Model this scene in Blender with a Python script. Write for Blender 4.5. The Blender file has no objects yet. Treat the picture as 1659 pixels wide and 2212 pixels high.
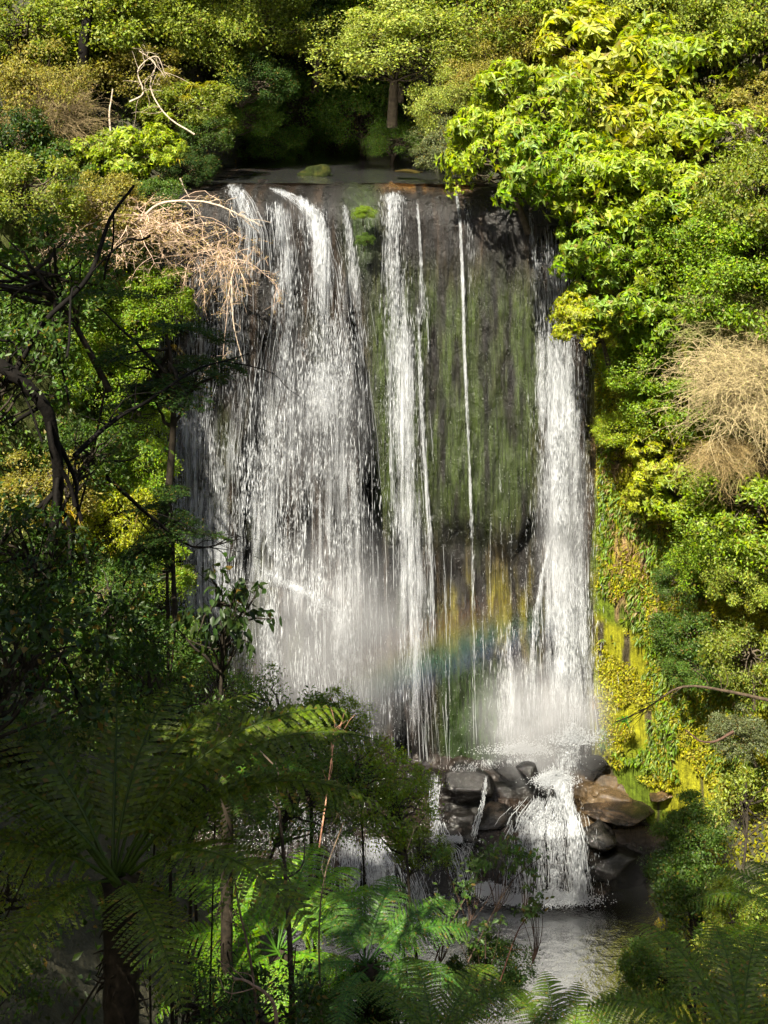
import bpy, bmesh, math
import numpy as np
R_ = math.radians
sc = bpy.context.scene
COL = sc.collection

# ------------------------------------------------------------------ camera, sky, sun, exposure
FPX, CX, HZ, ZC = 2808.0, 829.5, 324.0, 20.6      # focal length, centre, horizon in 1659x2212 units; eye height
cam = bpy.data.cameras.new('camera'); camo = bpy.data.objects.new('camera', cam); COL.objects.link(camo)
camo.location = (0, 0, ZC); camo.rotation_euler = (R_(90), 0, 0)
cam.sensor_fit = 'VERTICAL'; cam.sensor_height = 24.0; cam.lens = 24.0 * FPX / 2212.0
cam.shift_y = -(1106 - HZ) / 2212.0
cam.clip_start = 0.1; cam.clip_end = 600
sc.camera = camo
SUN_EL, SUN_AZ = 50.0, 25.0                         # azimuth: behind the camera, turned to its left
sdir = np.array([-math.cos(R_(SUN_EL)) * math.sin(R_(SUN_AZ)), -math.cos(R_(SUN_EL)) * math.cos(R_(SUN_AZ)), math.sin(R_(SUN_EL))])
w = bpy.data.worlds.new('World'); sc.world = w; w.use_nodes = True
nt = w.node_tree; bg = nt.nodes['Background']; sky = nt.nodes.new('ShaderNodeTexSky')
sky.sky_type = 'NISHITA'; sky.sun_disc = False; sky.sun_elevation = R_(SUN_EL)
sky.sun_rotation = math.atan2(sdir[0], sdir[1]); sky.altitude = 100; sky.dust_density = 3.0; sky.ozone_density = .4
nt.links.new(sky.outputs[0], bg.inputs[0]); bg.inputs[1].default_value = 0.065
sun = bpy.data.lights.new('sun', 'SUN'); sun.energy = 5.0; sun.angle = R_(0.5); sun.color = (1.0, 0.93, 0.78)
suno = bpy.data.objects.new('sun', sun); COL.objects.link(suno)
from mathutils import Vector
suno.rotation_euler = Vector(sdir.tolist()).to_track_quat('Z', 'Y').to_euler(); suno.location = (sdir * 80).tolist()
sc.view_settings.view_transform = 'Standard'; sc.view_settings.look = 'None'
sc.view_settings.gamma = 1.0; sc.view_settings.exposure = 1.85; sc.view_settings.use_curve_mapping = False
cy = sc.cycles
cy.use_denoising = True; cy.max_bounces = 4; cy.diffuse_bounces = 2; cy.glossy_bounces = 2; cy.transmission_bounces = 4
cy.transparent_max_bounces = 10; cy.volume_bounces = 0; cy.use_adaptive_sampling = True; cy.adaptive_threshold = 0.03
cy.sample_clamp_indirect = 4.0; cy.debug_use_spatial_splits = True

# ------------------------------------------------------------------ numeric helpers
def sst(a, b, x):
    t = np.clip((np.asarray(x, float) - a) / (b - a), 0, 1); return t * t * (3 - 2 * t)
def _h(i, j, k, s):
    n = (i * 374761393 + j * 668265263 + k * 2147483647 + s * 1274126177) & 0xFFFFFFFF
    n = ((n ^ (n >> 13)) * 1274126177) & 0xFFFFFFFF
    return ((n ^ (n >> 16)) & 0xFFFF) / 65535.0
def noise(x, y, z=0.0, s=0):
    x, y, z = np.broadcast_arrays(np.asarray(x, float), np.asarray(y, float), np.asarray(z, float))
    i, j, k = np.floor(x).astype(np.int64), np.floor(y).astype(np.int64), np.floor(z).astype(np.int64)
    u, v, w_ = x - i, y - j, z - k
    u, v, w_ = u*u*(3-2*u), v*v*(3-2*v), w_*w_*(3-2*w_)
    def L(a, b, t): return a + (b - a) * t
    c = [[[_h(i+a, j+b, k+d, s) for d in (0, 1)] for b in (0, 1)] for a in (0, 1)]
    return L(L(L(c[0][0][0], c[1][0][0], u), L(c[0][1][0], c[1][1][0], u), v),
             L(L(c[0][0][1], c[1][0][1], u), L(c[0][1][1], c[1][1][1], u), v), w_)
def fbm(x, y, z=0.0, s=0, o=4):
    a, t, f, m = 0, 0.5, 1.0, 0
    for q in range(o):
        a = a + t * noise(np.asarray(x)*f, np.asarray(y)*f, np.asarray(z)*f, s + q * 7); m += t; t *= .5; f *= 2.03
    return a / m
def unit(v):
    return v / np.maximum(np.linalg.norm(v, axis=-1, keepdims=True), 1e-9)
def P(dx, dy, Y):
    dx, dy, Y = np.broadcast_arrays(np.asarray(dx, float), np.asarray(dy, float), np.asarray(Y, float))
    return np.stack([(dx - CX) / FPX * Y, Y, ZC - (dy - HZ) / FPX * Y], -1)
rng = np.random.default_rng(11)
def rs(n=None): return rng.random(n)
def ru(a, b, n=None): return rng.uniform(a, b, n)
def rdir(n):
    v = rng.normal(size=(n, 3)); return unit(v)

# ------------------------------------------------------------------ mesh helpers
class MB:
    """collects triangles/quads with a per-vertex value, builds ONE mesh"""
    def __init__(s): s.V, s.F3, s.F4, s.A, s.n = [], [], [], [], 0
    def add(s, V, F, a=0.5):
        V = np.asarray(V, float).reshape(-1, 3); F = np.asarray(F, np.int64) + s.n
        (s.F3 if F.shape[1] == 3 else s.F4).append(F); s.V.append(V)
        s.A.append(np.broadcast_to(np.asarray(a, float), (len(V),)).copy()); s.n += len(V); return s
    def mesh(s, name, mat, smooth=False, tint=None):
        V = np.concatenate(s.V); me = bpy.data.meshes.new(name)
        F3 = np.concatenate(s.F3) if s.F3 else np.zeros((0, 3), np.int64)
        F4 = np.concatenate(s.F4) if s.F4 else np.zeros((0, 4), np.int64)
        me.vertices.add(len(V)); me.vertices.foreach_set('co', V.astype(np.float32).ravel())
        nl = F3.size + F4.size; me.loops.add(nl)
        me.loops.foreach_set('vertex_index', np.concatenate([F3.ravel(), F4.ravel()]).astype(np.int32))
        me.polygons.add(len(F3) + len(F4))
        st = np.concatenate([np.arange(len(F3)) * 3, len(F3) * 3 + np.arange(len(F4)) * 4])
        me.polygons.foreach_set('loop_start', st.astype(np.int32))
        if smooth: me.polygons.foreach_set('use_smooth', np.ones(len(st), bool))
        at = me.attributes.new('rv', 'FLOAT', 'POINT'); at.data.foreach_set('value', np.concatenate(s.A).astype(np.float32))
        if tint is not None:
            at = me.attributes.new('tint', 'FLOAT_COLOR', 'POINT')
            at.data.foreach_set('color', np.concatenate([tint, np.ones((len(tint), 1))], 1).astype(np.float32).ravel())
        me.materials.append(mat); me.update(calc_edges=True); return me
def link(name, data, parent=None, color=None, **kw):
    o = bpy.data.objects.new(name, data); COL.objects.link(o)
    if parent is not None: o.parent = parent
    if color is not None: o.color = (*color, 1.0)
    for k, v in kw.items(): o[k] = v
    return o
def thing(name, loc, label, cat, group=None):
    o = link(name, None, label=label, category=cat); o.location = tuple(float(q) for q in loc); o.empty_display_size = .2
    if group: o['group'] = group
    return o
def grid_faces(nu, nv):
    a = (np.arange(nu - 1)[:, None] * nv + np.arange(nv - 1)[None, :]).ravel()
    return np.stack([a, a + nv, a + nv + 1, a + 1], -1)
def tubes(Pn, rad, sides=4):
    """n tubes of m points each: Pn (n,m,3), rad (n,m)"""
    Pn = np.asarray(Pn, float); n, m, _ = Pn.shape; rad = np.broadcast_to(np.asarray(rad, float), (n, m))
    T = unit(np.gradient(Pn, axis=1)); d = unit(Pn[:, -1] - Pn[:, 0])
    ref = np.where(np.abs(d[:, 2:3]) > .9, np.array([[1., 0, 0]]), np.array([[0, 0, 1.]]))
    A = unit(np.cross(T, ref[:, None, :])); B = np.cross(T, A)
    th = np.arange(sides) / sides * 2 * np.pi
    V = Pn[:, :, None] + rad[:, :, None, None] * (A[:, :, None] * np.cos(th)[:, None] + B[:, :, None] * np.sin(th)[:, None])
    idx = np.arange(n * m * sides).reshape(n, m, sides); nx = np.roll(idx, -1, 2)
    F = np.stack([idx[:, :-1], nx[:, :-1], nx[:, 1:], idx[:, 1:]], -1).reshape(-1, 4)
    return V.reshape(-1, 3), F
def smooth_path(pts, n=24):
    p = np.asarray(pts, float); p = np.concatenate([[2*p[0]-p[1]], p, [2*p[-1]-p[-2]]]); m = len(p) - 3
    t = np.linspace(0, m - 1e-6, n); i = np.floor(t).astype(int); u = (t - i)[:, None]
    a, b, c, d = p[i], p[i+1], p[i+2], p[i+3]
    return .5 * (2*b + (c-a)*u + (2*a-5*b+4*c-d)*u*u + (3*b-a-3*c+d)*u**3)
def leaves(B, D, N, L, W, fold=.25, six=False):
    """leaf blades: base, direction, normal, length, width"""
    n = len(B); D = unit(D); S = unit(np.cross(D, N)); N = np.cross(S, D)
    L = np.broadcast_to(np.asarray(L, float), (n,))[:, None]; W = np.broadcast_to(np.asarray(W, float), (n,))[:, None]
    if not six:
        V = np.stack([B, B + D*L*.45 + S*W*.5 + N*W*fold, B + D*L - N*L*.12, B + D*L*.45 - S*W*.5 + N*W*fold], 1)
        i = np.arange(n)[:, None] * 4
        F = np.concatenate([i + [0, 1, 2], i + [0, 2, 3]]); k = 4
    else:
        V = np.stack([B, B + D*L*.3 + S*W*.45 + N*W*fold, B + D*L*.3 - S*W*.45 + N*W*fold, B + D*L*.65 + S*W*.4 + N*(W*fold - L*.03),
                      B + D*L*.65 - S*W*.4 + N*(W*fold - L*.03), B + D*L - N*L*.15, B + D*L*.5 - N*L*.02], 1)
        i = np.arange(n)[:, None] * 7
        F = np.concatenate([i + q for q in ([0, 1, 6], [0, 6, 2], [1, 3, 6], [2, 6, 4], [3, 5, 6], [4, 6, 5])]); k = 7
    return V.reshape(-1, 3), F, k

# ------------------------------------------------------------------ materials
class NT:
    def __init__(s, name):
        s.m = bpy.data.materials.new(name); s.m.use_nodes = True; s.t = s.m.node_tree; s.t.nodes.clear()
        s.out = s('OutputMaterial')
    def __call__(s, typ, **kw):
        n = s.t.nodes.new('ShaderNode' + typ)
        for k, v in kw.items():
            if k.startswith('i_'): n.inputs[k[2:].replace('_', ' ')].default_value = v
            else: setattr(n, k, v)
        return n
    def l(s, a, b): s.t.links.new(a, b)
    def math(s, op, a, b=None, c=None):
        n = s('Math', operation=op)
        for i, v in enumerate((a, b, c)):
            if v is None: continue
            if hasattr(v, 'is_linked'): s.l(v, n.inputs[i])
            else: n.inputs[i].default_value = v
        return n.outputs[0]
    def mix(s, typ, f, a, b):
        n = s('Mix', data_type='RGBA', blend_type=typ)
        for k, v in ((0, f), (6, a), (7, b)):
            if hasattr(v, 'is_linked'): s.l(v, n.inputs[k])
            else: n.inputs[k].default_value = v if not isinstance(v, tuple) else (*v, 1)
        return n.outputs[2]
    def noise(s, scale, detail=3, vec=None, rough=.55):
        n = s('TexNoise'); n.inputs['Scale'].default_value = scale; n.inputs['Detail'].default_value = detail; n.inputs['Roughness'].default_value = rough
        if vec is not None: s.l(vec, n.inputs['Vector'])
        return n.outputs[0]
    def ramp(s, fac, stops):
        n = s('ValToRGB'); e = n.color_ramp.elements
        while len(e) < len(stops): e.new(.5)
        for q, (p, c) in zip(e, stops): q.position = p; q.color = (*c, 1) if len(c) == 3 else c
        s.l(fac, n.inputs[0]); return n.outputs[0]
def mat_leaf(name, trans=.5, rough=.45, spec=.35):
    m = NT(name); oi = m('ObjectInfo'); at = m('Attribute', attribute_name='rv')
    hsv = m('HueSaturation'); m.l(oi.outputs['Color'], hsv.inputs['Color'])
    m.l(m.math('MULTIPLY_ADD', at.outputs['Fac'], .05, .475), hsv.inputs['Hue'])
    r2 = m.math('FRACT', m.math('MULTIPLY', at.outputs['Fac'], 7.31)); r3 = m.math('FRACT', m.math('MULTIPLY', at.outputs['Fac'], 17.7))
    m.l(m.math('MULTIPLY_ADD', r2, .95, .5), hsv.inputs['Value']); m.l(m.math('MULTIPLY_ADD', r3, .3, .85), hsv.inputs['Saturation'])
    c = m.mix('MIX', m.math('MULTIPLY', m.math('GREATER_THAN', r3, .955), .7), hsv.outputs[0], (.22, .13, .03))
    p = m('BsdfPrincipled', i_Roughness=rough); p.inputs['Specular IOR Level'].default_value = spec; m.l(c, p.inputs['Base Color'])
    t = m('BsdfTranslucent'); m.l(m.mix('MULTIPLY', 1.0, c, (1.38, 1.38, .45)), t.inputs[0])
    mx = m('MixShader'); mx.inputs[0].default_value = trans; m.l(p.outputs[0], mx.inputs[1]); m.l(t.outputs[0], mx.inputs[2])
    m.l(mx.outputs[0], m.out.inputs[0]); return m.m
def mat_bark(name):
    m = NT(name); oi = m('ObjectInfo'); tc = m('TexCoord'); n = m.noise(14, 4, tc.outputs['Object'])
    c = m.mix('MULTIPLY', 1.0, oi.outputs['Color'], m.ramp(n, [(.3, (.45, .45, .45)), (.7, (1.3, 1.25, 1.2))]))
    p = m('BsdfPrincipled', i_Roughness=.85); p.inputs['Specular IOR Level'].default_value = .12; m.l(c, p.inputs['Base Color'])
    b = m('Bump', i_Strength=.6, i_Distance=.02); m.l(n, b.inputs['Height']); m.l(b.outputs[0], p.inputs['Normal'])
    m.l(p.outputs[0], m.out.inputs[0]); return m.m
def mat_rock(name, r0=.12, r1=.45, zs=.35, bump=1.0, spec=.5, streak=.8):
    m = NT(name); at = m('Attribute', attribute_name='tint'); ge = m('NewGeometry')
    mp = m('Mapping'); mp.inputs['Scale'].default_value = (1, 1, zs); m.l(ge.outputs['Position'], mp.inputs['Vector'])
    n1 = m.noise(7, 6, mp.outputs[0], .7); n2 = m.noise(30, 4, mp.outputs[0], .7); n3 = m.noise(2.3, 4, mp.outputs[0])
    c = m.mix('MULTIPLY', 1.0, at.outputs['Color'], m.ramp(n1, [(.3, (.5, .5, .5)), (.7, (1.45, 1.45, 1.4))]))
    m2 = m('Mapping'); m2.inputs['Scale'].default_value = (14, 3, .5); m.l(ge.outputs['Position'], m2.inputs['Vector']); n4 = m.noise(1.6, 5, m2.outputs[0], .7)
    c = m.mix('MULTIPLY', streak, c, m.ramp(n4, [(.39, (.06, .06, .06)), (.60, (1.9, 1.85, 1.8))]))
    p = m('BsdfPrincipled'); p.inputs['Specular IOR Level'].default_value = spec; m.l(c, p.inputs['Base Color'])
    m.l(m.math('MULTIPLY_ADD', n3, r1 - r0, r0), p.inputs['Roughness'])
    b1 = m('Bump', i_Strength=bump, i_Distance=.09); m.l(n1, b1.inputs['Height'])
    b2 = m('Bump', i_Strength=bump, i_Distance=.05); m.l(n2, b2.inputs['Height']); m.l(b1.outputs[0], b2.inputs['Normal'])
    m.l(b2.outputs[0], p.inputs['Normal']); m.l(p.outputs[0], m.out.inputs[0]); return m.m
def mat_soil(name, a, b):
    m = NT(name); ge = m('NewGeometry'); n = m.noise(1.5, 6, ge.outputs['Position'], .65)
    p = m('BsdfPrincipled', i_Roughness=.9); m.l(m.ramp(n, [(.35, a), (.65, b)]), p.inputs['Base Color'])
    bp = m('Bump', i_Strength=1, i_Distance=.2); m.l(n, bp.inputs['Height']); m.l(bp.outputs[0], p.inputs['Normal'])
    m.l(p.outputs[0], m.out.inputs[0]); return m.m
def mat_drop(name):
    m = NT(name); d = m('BsdfPrincipled', i_Roughness=.3); d.inputs['Base Color'].default_value = (.6, .62, .64, 1)
    t = m('BsdfTranslucent'); t.inputs[0].default_value = (.6, .62, .64, 1); mx = m('MixShader'); mx.inputs[0].default_value = .45
    m.l(d.outputs[0], mx.inputs[1]); m.l(t.outputs[0], mx.inputs[2]); m.l(mx.outputs[0], m.out.inputs[0]); return m.m
def mat_pool(name):
    m = NT(name); ge = m('NewGeometry'); n1 = m.noise(3.5, 4, ge.outputs['Position']); n2 = m.noise(14, 3, ge.outputs['Position'])
    b = m('Bump', i_Strength=.35, i_Distance=.10); m.l(n1, b.inputs['Height']); b2 = m('Bump', i_Strength=.2, i_Distance=.015)
    m.l(n2, b2.inputs['Height']); m.l(b.outputs[0], b2.inputs['Normal'])
    tr = m('BsdfTransparent'); tr.inputs[0].default_value = (.45, .38, .28, 1)
    df = m('BsdfDiffuse'); df.inputs[0].default_value = (.022, .018, .013, 1)
    gl = m('BsdfGlossy', i_Roughness=.2); fr = m('Fresnel', i_IOR=1.33)
    for q in (df, gl, fr): m.l(b2.outputs[0], q.inputs['Normal'])
    a = m('MixShader'); a.inputs[0].default_value = .4; m.l(tr.outputs[0], a.inputs[1]); m.l(df.outputs[0], a.inputs[2])
    x = m('MixShader'); m.l(fr.outputs[0], x.inputs[0]); m.l(a.outputs[0], x.inputs[1]); m.l(gl.outputs[0], x.inputs[2])
    m.l(x.outputs[0], m.out.inputs[0]); return m.m
def mat_mist(name, dens):
    m = NT(name); tc = m('TexCoord'); ln = m('VectorMath', operation='LENGTH'); m.l(tc.outputs['Object'], ln.inputs[0])
    f = m('MapRange', interpolation_type='SMOOTHSTEP'); f.inputs[1].default_value = 1; f.inputs[2].default_value = .15
    m.l(ln.outputs['Value'], f.inputs[0]); n = m.noise(2.6, 3, tc.outputs['Object'])
    d = m.math('MULTIPLY', m.math('MULTIPLY', f.outputs[0], dens), m.ramp(n, [(.3, (.25,)*3), (.7, (1.5,)*3)]))
    v = m('VolumePrincipled'); v.inputs['Color'].default_value = (.97, .98, 1, 1); v.inputs['Anisotropy'].default_value = -.1
    m.l(d, v.inputs['Density']); m.l(v.outputs[0], m.out.inputs['Volume']); return m.m
LEAF = mat_leaf('leaf_blade'); LEAF_DULL = mat_leaf('dull_leaf_blade', .45, .6, .2); BARK = mat_bark('bark'); ROCK = mat_rock('wet_rock')
SHELF = mat_rock('wet_sandstone', .05, .22, 2.0, .5, .4, .25); MOSSY = mat_rock('mossy_rock', .7, .95, .8, 1.0, .12, .3)
SOIL = mat_soil('leaf_litter_soil', (.012, .014, .006), (.045, .04, .018)); DROP = mat_drop('white_water'); POOL = mat_pool('pool_water')

# ------------------------------------------------------------------ the gorge: analytic surfaces
ZL, ZK = 19.45, 18.35                                  # stream lip, where the lip has turned vertical
def lipz(x): return .34 * (fbm(np.asarray(x, float) * .75, 5.5, 0, 13, 3) - .55) + .10 * (noise(np.asarray(x, float) * 4, 2.2) - .5)
def plan(x):
    x = np.asarray(x, float)
    return 39.9 - 1.15 * np.maximum(x - 6.25, 0) - 1.15 * np.maximum(-6.5 - x, 0) + .25 * np.cos(x * .55) - .012 * x * x * (np.abs(x) < 7) - .588 * (np.abs(x) >= 7)
def face(x, z):
    """depth of the cliff face below the lip"""
    x = np.asarray(x, float); z = np.asarray(z, float)
    Y = plan(x) - .6 * (ZK - np.minimum(z, ZK)) / 16
    rt = sst(1.2, 2.4, x) * sst(6.2, 5.4, x); ze = 9.0 + 1.3 * (fbm(x * 1.1, 3.1, 0, 8, 3) - .5) + .15 * (x - 3)
    Y = Y + rt * (.5 * sst(ze + .3, ze - .8, z) * sst(ze - 5.5, ze - 1.2, z) - .15 * sst(ze - .2, ze + 1.5, z))
    zb = 7.7 - .45 * (x + 3.1); lf = sst(-4.6, -3.6, x) * sst(-.6, -1.5, x)
    Y = Y - lf * .95 * sst(zb + .25, zb - .5, z) * sst(1.5, 5.0, z)
    return Y
def on_face(dx, dy):
    dx = np.asarray(dx, float); dy = np.asarray(dy, float); Y = np.full(dx.shape, 39.8)
    for _ in range(7):
        p = P(dx, dy, Y); Y = .5 * Y + .5 * face(p[..., 0], p[..., 2])
    p = P(dx, dy, Y); hi = p[..., 2] > ZK
    if hi.any():                                        # over the rounded lip and the stream bed: march along the ray
        a, b = dx[hi], dy[hi]; best = np.full(a.shape, 47.0); done = np.zeros(a.shape, bool)
        for yy in np.arange(39.2, 47, .04):
            q = P(a, b, yy); y0 = plan(q[:, 0]); t = np.clip((yy - y0) / 1.7, 0, 1)
            zs = np.where(yy < y0, -9, ZK + (ZL - ZK) * np.sqrt(np.maximum(1 - (1 - t) ** 2, 0)) + np.maximum(yy - y0 - 1.7, 0) * .08 + lipz(q[:, 0]) * sst(0, .6, t) * sst(3.6, 1.7, yy - y0))
            h = (q[:, 2] <= zs) & ~done; best[h] = yy; done |= h
        Y = Y.copy(); Y[hi] = best
    return Y
def mixc(a, b, t): return a * (1 - t[..., None]) + np.asarray(b) * t[..., None]

# cliff: one sheet, over the lip and down the face, wings turning towards the viewer
xs = np.concatenate([np.linspace(-16, -7, 50)[:-1], np.linspace(-7, 9, 300), np.linspace(9, 16, 40)[1:]])
bed = [(y, ZL + y * .08) for y in np.linspace(6, .05, 10)]
lip = [((1 - math.sin(t)) * 1.7 - 1.7, ZK + (ZL - ZK) * math.cos(t)) for t in np.linspace(0, math.pi / 2, 26)]
zz = np.linspace(ZK - .05, -1.5, 330)
X, rows = np.meshgrid(xs, np.arange(len(bed) + len(lip) + len(zz)), indexing='ij')
Yg = np.zeros_like(X); Zg = np.zeros_like(X); p0 = plan(xs)
for r, (y, z) in enumerate(bed): Yg[:, r] = p0 + 1.7 + y; Zg[:, r] = z
for r, (y, z) in enumerate(lip): Yg[:, len(bed) + r] = p0 + 1.7 + y; Zg[:, len(bed) + r] = z
for r, (y, z) in enumerate(bed + lip): Zg[:, r] += lipz(xs) * sst(0, .6, np.clip((y + 1.7) / 1.7, 0, 1)) * sst(3.6, 1.7, y + 1.7)
o_ = len(bed) + len(lip); Zg[:, o_:] = zz[None]; Yg[:, o_:] = face(X[:, o_:], Zg[:, o_:])
wing = sst(6.2, 6.8, np.abs(X + .1))
amp = .12 + .35 * wing
dsp = (fbm(X * 1.5, Zg * .55, Yg * .8, 3, 5) - .5) * 2 * amp + (fbm(X * 5, Zg * 1.1, 0, 9, 3) - .5) * .16
crack = .10 * sst(.62, .75, fbm(X * 3.2, Zg * .16, 0, 21, 3))
dsp = dsp * sst(-.2, .25, 19.6 - Zg + (rows > len(bed)) * .0 + .05)
Yg = Yg - dsp + crack; 
DX = CX + X / Yg * FPX; DY = HZ + (ZC - Zg) / Yg * FPX
n1 = fbm(X * 1.1, Zg * .35, 0, 31, 4); n2 = fbm(X * 4.5, Zg * .5, 0, 37, 4); n3 = fbm(X * .7, Zg * .7, 0, 41, 4)
T = np.zeros(X.shape + (3,)) + np.array([.009, .0078, .007])
T = mixc(T, (.028, .019, .013), sst(.42, .66, n2) * .8); T = mixc(T, (.006, .006, .006), sst(.55, .72, fbm(X * 2.2, Zg * .22, 0, 45, 4)) * .85)
green = sst(770, 830, DX) * sst(1190, 1120, DX) * sst(520, 680, DY) * sst(1230, 1040, DY) * sst(.30, .52, n2 * .6 + n1 * .4) + sst(.56, .7, n1) * sst(600, 800, DY) * .35
T = mixc(T, (.024, .036, .008), np.clip(green, 0, 1))
T = mixc(T, (.07, .062, .008), sst(930, 1000, DX) * sst(1190, 1150, DX) * sst(1170, 1300, DY) * sst(1470, 1330, DY) * sst(.40, .62, n2))
T = mixc(T, (.014, .030, .005), sst(930, 970, DX) * sst(1130, 1080, DX) * sst(1400, 1460, DY) * sst(.25, .45, n2) * .9)
T = mixc(T, (.018, .03, .008), sst(70, 10, np.hypot((DX - 785), (DY - 490) * .4)) )
T = mixc(T, (.17, .09, .025), sst(800, 900, DX) * sst(1060, 1000, DX) * sst(425, 395, DY) * sst(.4, .6, n2 * .5 + n3 * .5))
wr = sst(1262, 1300, DX)
moss = mixc(np.zeros_like(T) + np.array([.20, .20, .010]), (.09, .13, .010), sst(.45, .65, n3))
moss = mixc(moss, (.2, .13, .07), sst(.56, .64, n1) * sst(.4, .6, n2)); moss = mixc(moss, (.06, .05, .03), sst(.63, .7, n2))
T = mixc(T, moss, 0 * wr) + (moss - T) * wr[..., None]
T = T + (np.array([.06, .07, .02]) - T) * sst(-6.4, -6.9, X)[..., None]
mb = MB(); mb.add(np.stack([X, Yg, Zg], -1).reshape(-1, 3), grid_faces(*X.shape)); 
cliff_me = mb.mesh('cliff', ROCK, True, T.reshape(-1, 3))
# matte moss on the wings, wet rock elsewhere
cliff_me.materials.append(MOSSY); nr = X.shape[1]
wf = (X[:-1, :-1] > 6.35) | (X[:-1, :-1] < -6.8); cliff_me.polygons.foreach_set('material_index', wf.ravel().astype(np.int32))
link('cliff', cliff_me, kind='structure', label='dark wet cliff behind the waterfall with mossy yellow-green side wall', category='cliff')

# hillside above the lip, with a gully where the stream comes out
def hill(x, z):
    x = np.asarray(x, float); z = np.asarray(z, float)
    g = np.exp(-((x + 2.2) / 3.6) ** 4)
    return 43.0 - .32 * np.maximum(np.abs(x) - 5, 0) + np.maximum(z - 19, 0) * .62 + g * 13 * sst(31, 24, z) + (fbm(x * .4, z * .4, 0, 51) - .5) * 1.6
hx, hz = np.meshgrid(np.linspace(-24, 24, 120), np.linspace(18.6, 50, 90), indexing='ij')
mb = MB(); mb.add(np.stack([hx, hill(hx, hz), hz], -1), grid_faces(*hx.shape))
link('hillside', mb.mesh('hillside', SOIL, True), kind='structure', label='forested hillside rising behind the falls', category='hillside')
# ground: slope under the viewer, both banks, stream bottom
def ground(x, Y):
    near = 19.0 - .72 * Y; side = np.maximum((x - 7.2 - .1 * (36 - Y)) * 1.15, (np.interp(Y, [28, 31, 35.5], [.8, -1.2, -7.5]) - x) * 1.1)
    return np.maximum(np.maximum(near, side), -.55) + (fbm(x * .5, Y * .5, 0, 61) - .5) * .9
gx, gy = np.meshgrid(np.linspace(-45, 45, 180), np.linspace(-30, 41, 150), indexing='ij')
mb = MB(); mb.add(np.stack([gx, gy, np.minimum(ground(gx, gy), 45)], -1), grid_faces(*gx.shape)[:, ::-1])
link('ground', mb.mesh('ground', SOIL, True), kind='structure', label='shaded leaf litter slope and banks around the pool', category='ground')
bx_, by_ = np.meshgrid(np.linspace(-9, 10, 120), np.linspace(22, 37, 100), indexing='ij')
bz = -.42 + (fbm(bx_ * 2, by_ * 2, 0, 66, 4) - .5) * .35
bt = mixc(np.zeros(bx_.shape + (3,)) + np.array([.02, .016, .012]), (.07, .042, .02), sst(.45, .6, fbm(bx_ * .45, by_ * .45, 0, 68)) )
mb = MB(); mb.add(np.stack([bx_, by_, bz], -1), grid_faces(*bx_.shape)[:, ::-1])
link('stream_bed', mb.mesh('stream_bed', SHELF, True, bt.reshape(-1, 3)), kind='structure', label='brown stony bed under the shallow pool', category='stream bed')
px_, py_ = np.meshgrid(np.linspace(-12, 13, 60), np.linspace(20, 37.5, 50), indexing='ij')
mb = MB(); mb.add(np.stack([px_, py_, px_ * 0], -1), grid_faces(*px_.shape)[:, ::-1])
link('pool_water', mb.mesh('pool_water', POOL, True), kind='structure', label='grey-brown plunge pool at the foot of the falls', category='pool')
# upper stream water film behind the lip
ux, uy = np.meshgrid(np.linspace(-6.3, 5.5, 60), np.linspace(41.9, 56, 50), indexing='ij')
mb = MB(); mb.add(np.stack([ux, uy, ZL + .02 + (uy - 41.6) * .075 + .05 * noise(ux * 2, uy)], -1), grid_faces(*ux.shape)[:, ::-1])
link('stream_water', mb.mesh('stream_water', POOL, True), kind='structure', label='shallow dark stream sliding towards the lip', category='stream')

# rock shelf at the foot of the falls
def shelf(x, Y):
    yf = 36.55 + .35 * np.sin(x * .9 + 1) + .5 * (fbm(x * .8, 1.7, 0, 71) - .5) - .9 * np.exp(-((x + .1) / 1.3) ** 2)
    top = 1.55 + (Y - 36.4) * .24 + sst(4.6, 7.2, x) * .5 * np.maximum(Y - 36.7, 0) - .35 * sst(5.2, 6.2, x) + (fbm(x * .9, Y * 1.6, 0, 73, 4) - .5) * .8
    top = top - .55 * np.exp(-((x + .1) / 1.3) ** 2)
    st = .28; q = np.floor(top / st) * st; top = q + st * sst(.55, 1, (top - q) / st)     # thin strata
    k = np.clip((Y - (yf - .75)) / .75, 0, 1); z = -1 + (top + 1) * (1 - (1 - k) ** 2.6)
    return z + (fbm(x * 4, Y * 4, 0, 77, 3) - .5) * .12
sx, sy = np.meshgrid(np.linspace(-9.5, 9.6, 300), np.linspace(34.3, 40.8, 170), indexing='ij')
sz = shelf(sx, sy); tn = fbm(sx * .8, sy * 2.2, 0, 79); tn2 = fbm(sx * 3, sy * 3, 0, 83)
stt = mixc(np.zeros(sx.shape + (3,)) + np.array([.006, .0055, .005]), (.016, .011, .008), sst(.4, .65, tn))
stt = mixc(stt, (.06, .04, .02), sst(5.0, 6.0, sx) * sst(.9, 1.6, sz) * sst(.25, .5, tn * .5 + tn2 * .5))  # brown fades out low on the front, painting shade into the recess
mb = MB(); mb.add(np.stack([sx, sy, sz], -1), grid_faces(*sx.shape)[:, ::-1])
link('rock_shelf', mb.mesh('rock_shelf', SHELF, True, stt.reshape(-1, 3)), kind='structure', label='stepped brown and grey wet rock shelf at the foot of the falls', category='rock shelf')

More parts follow.
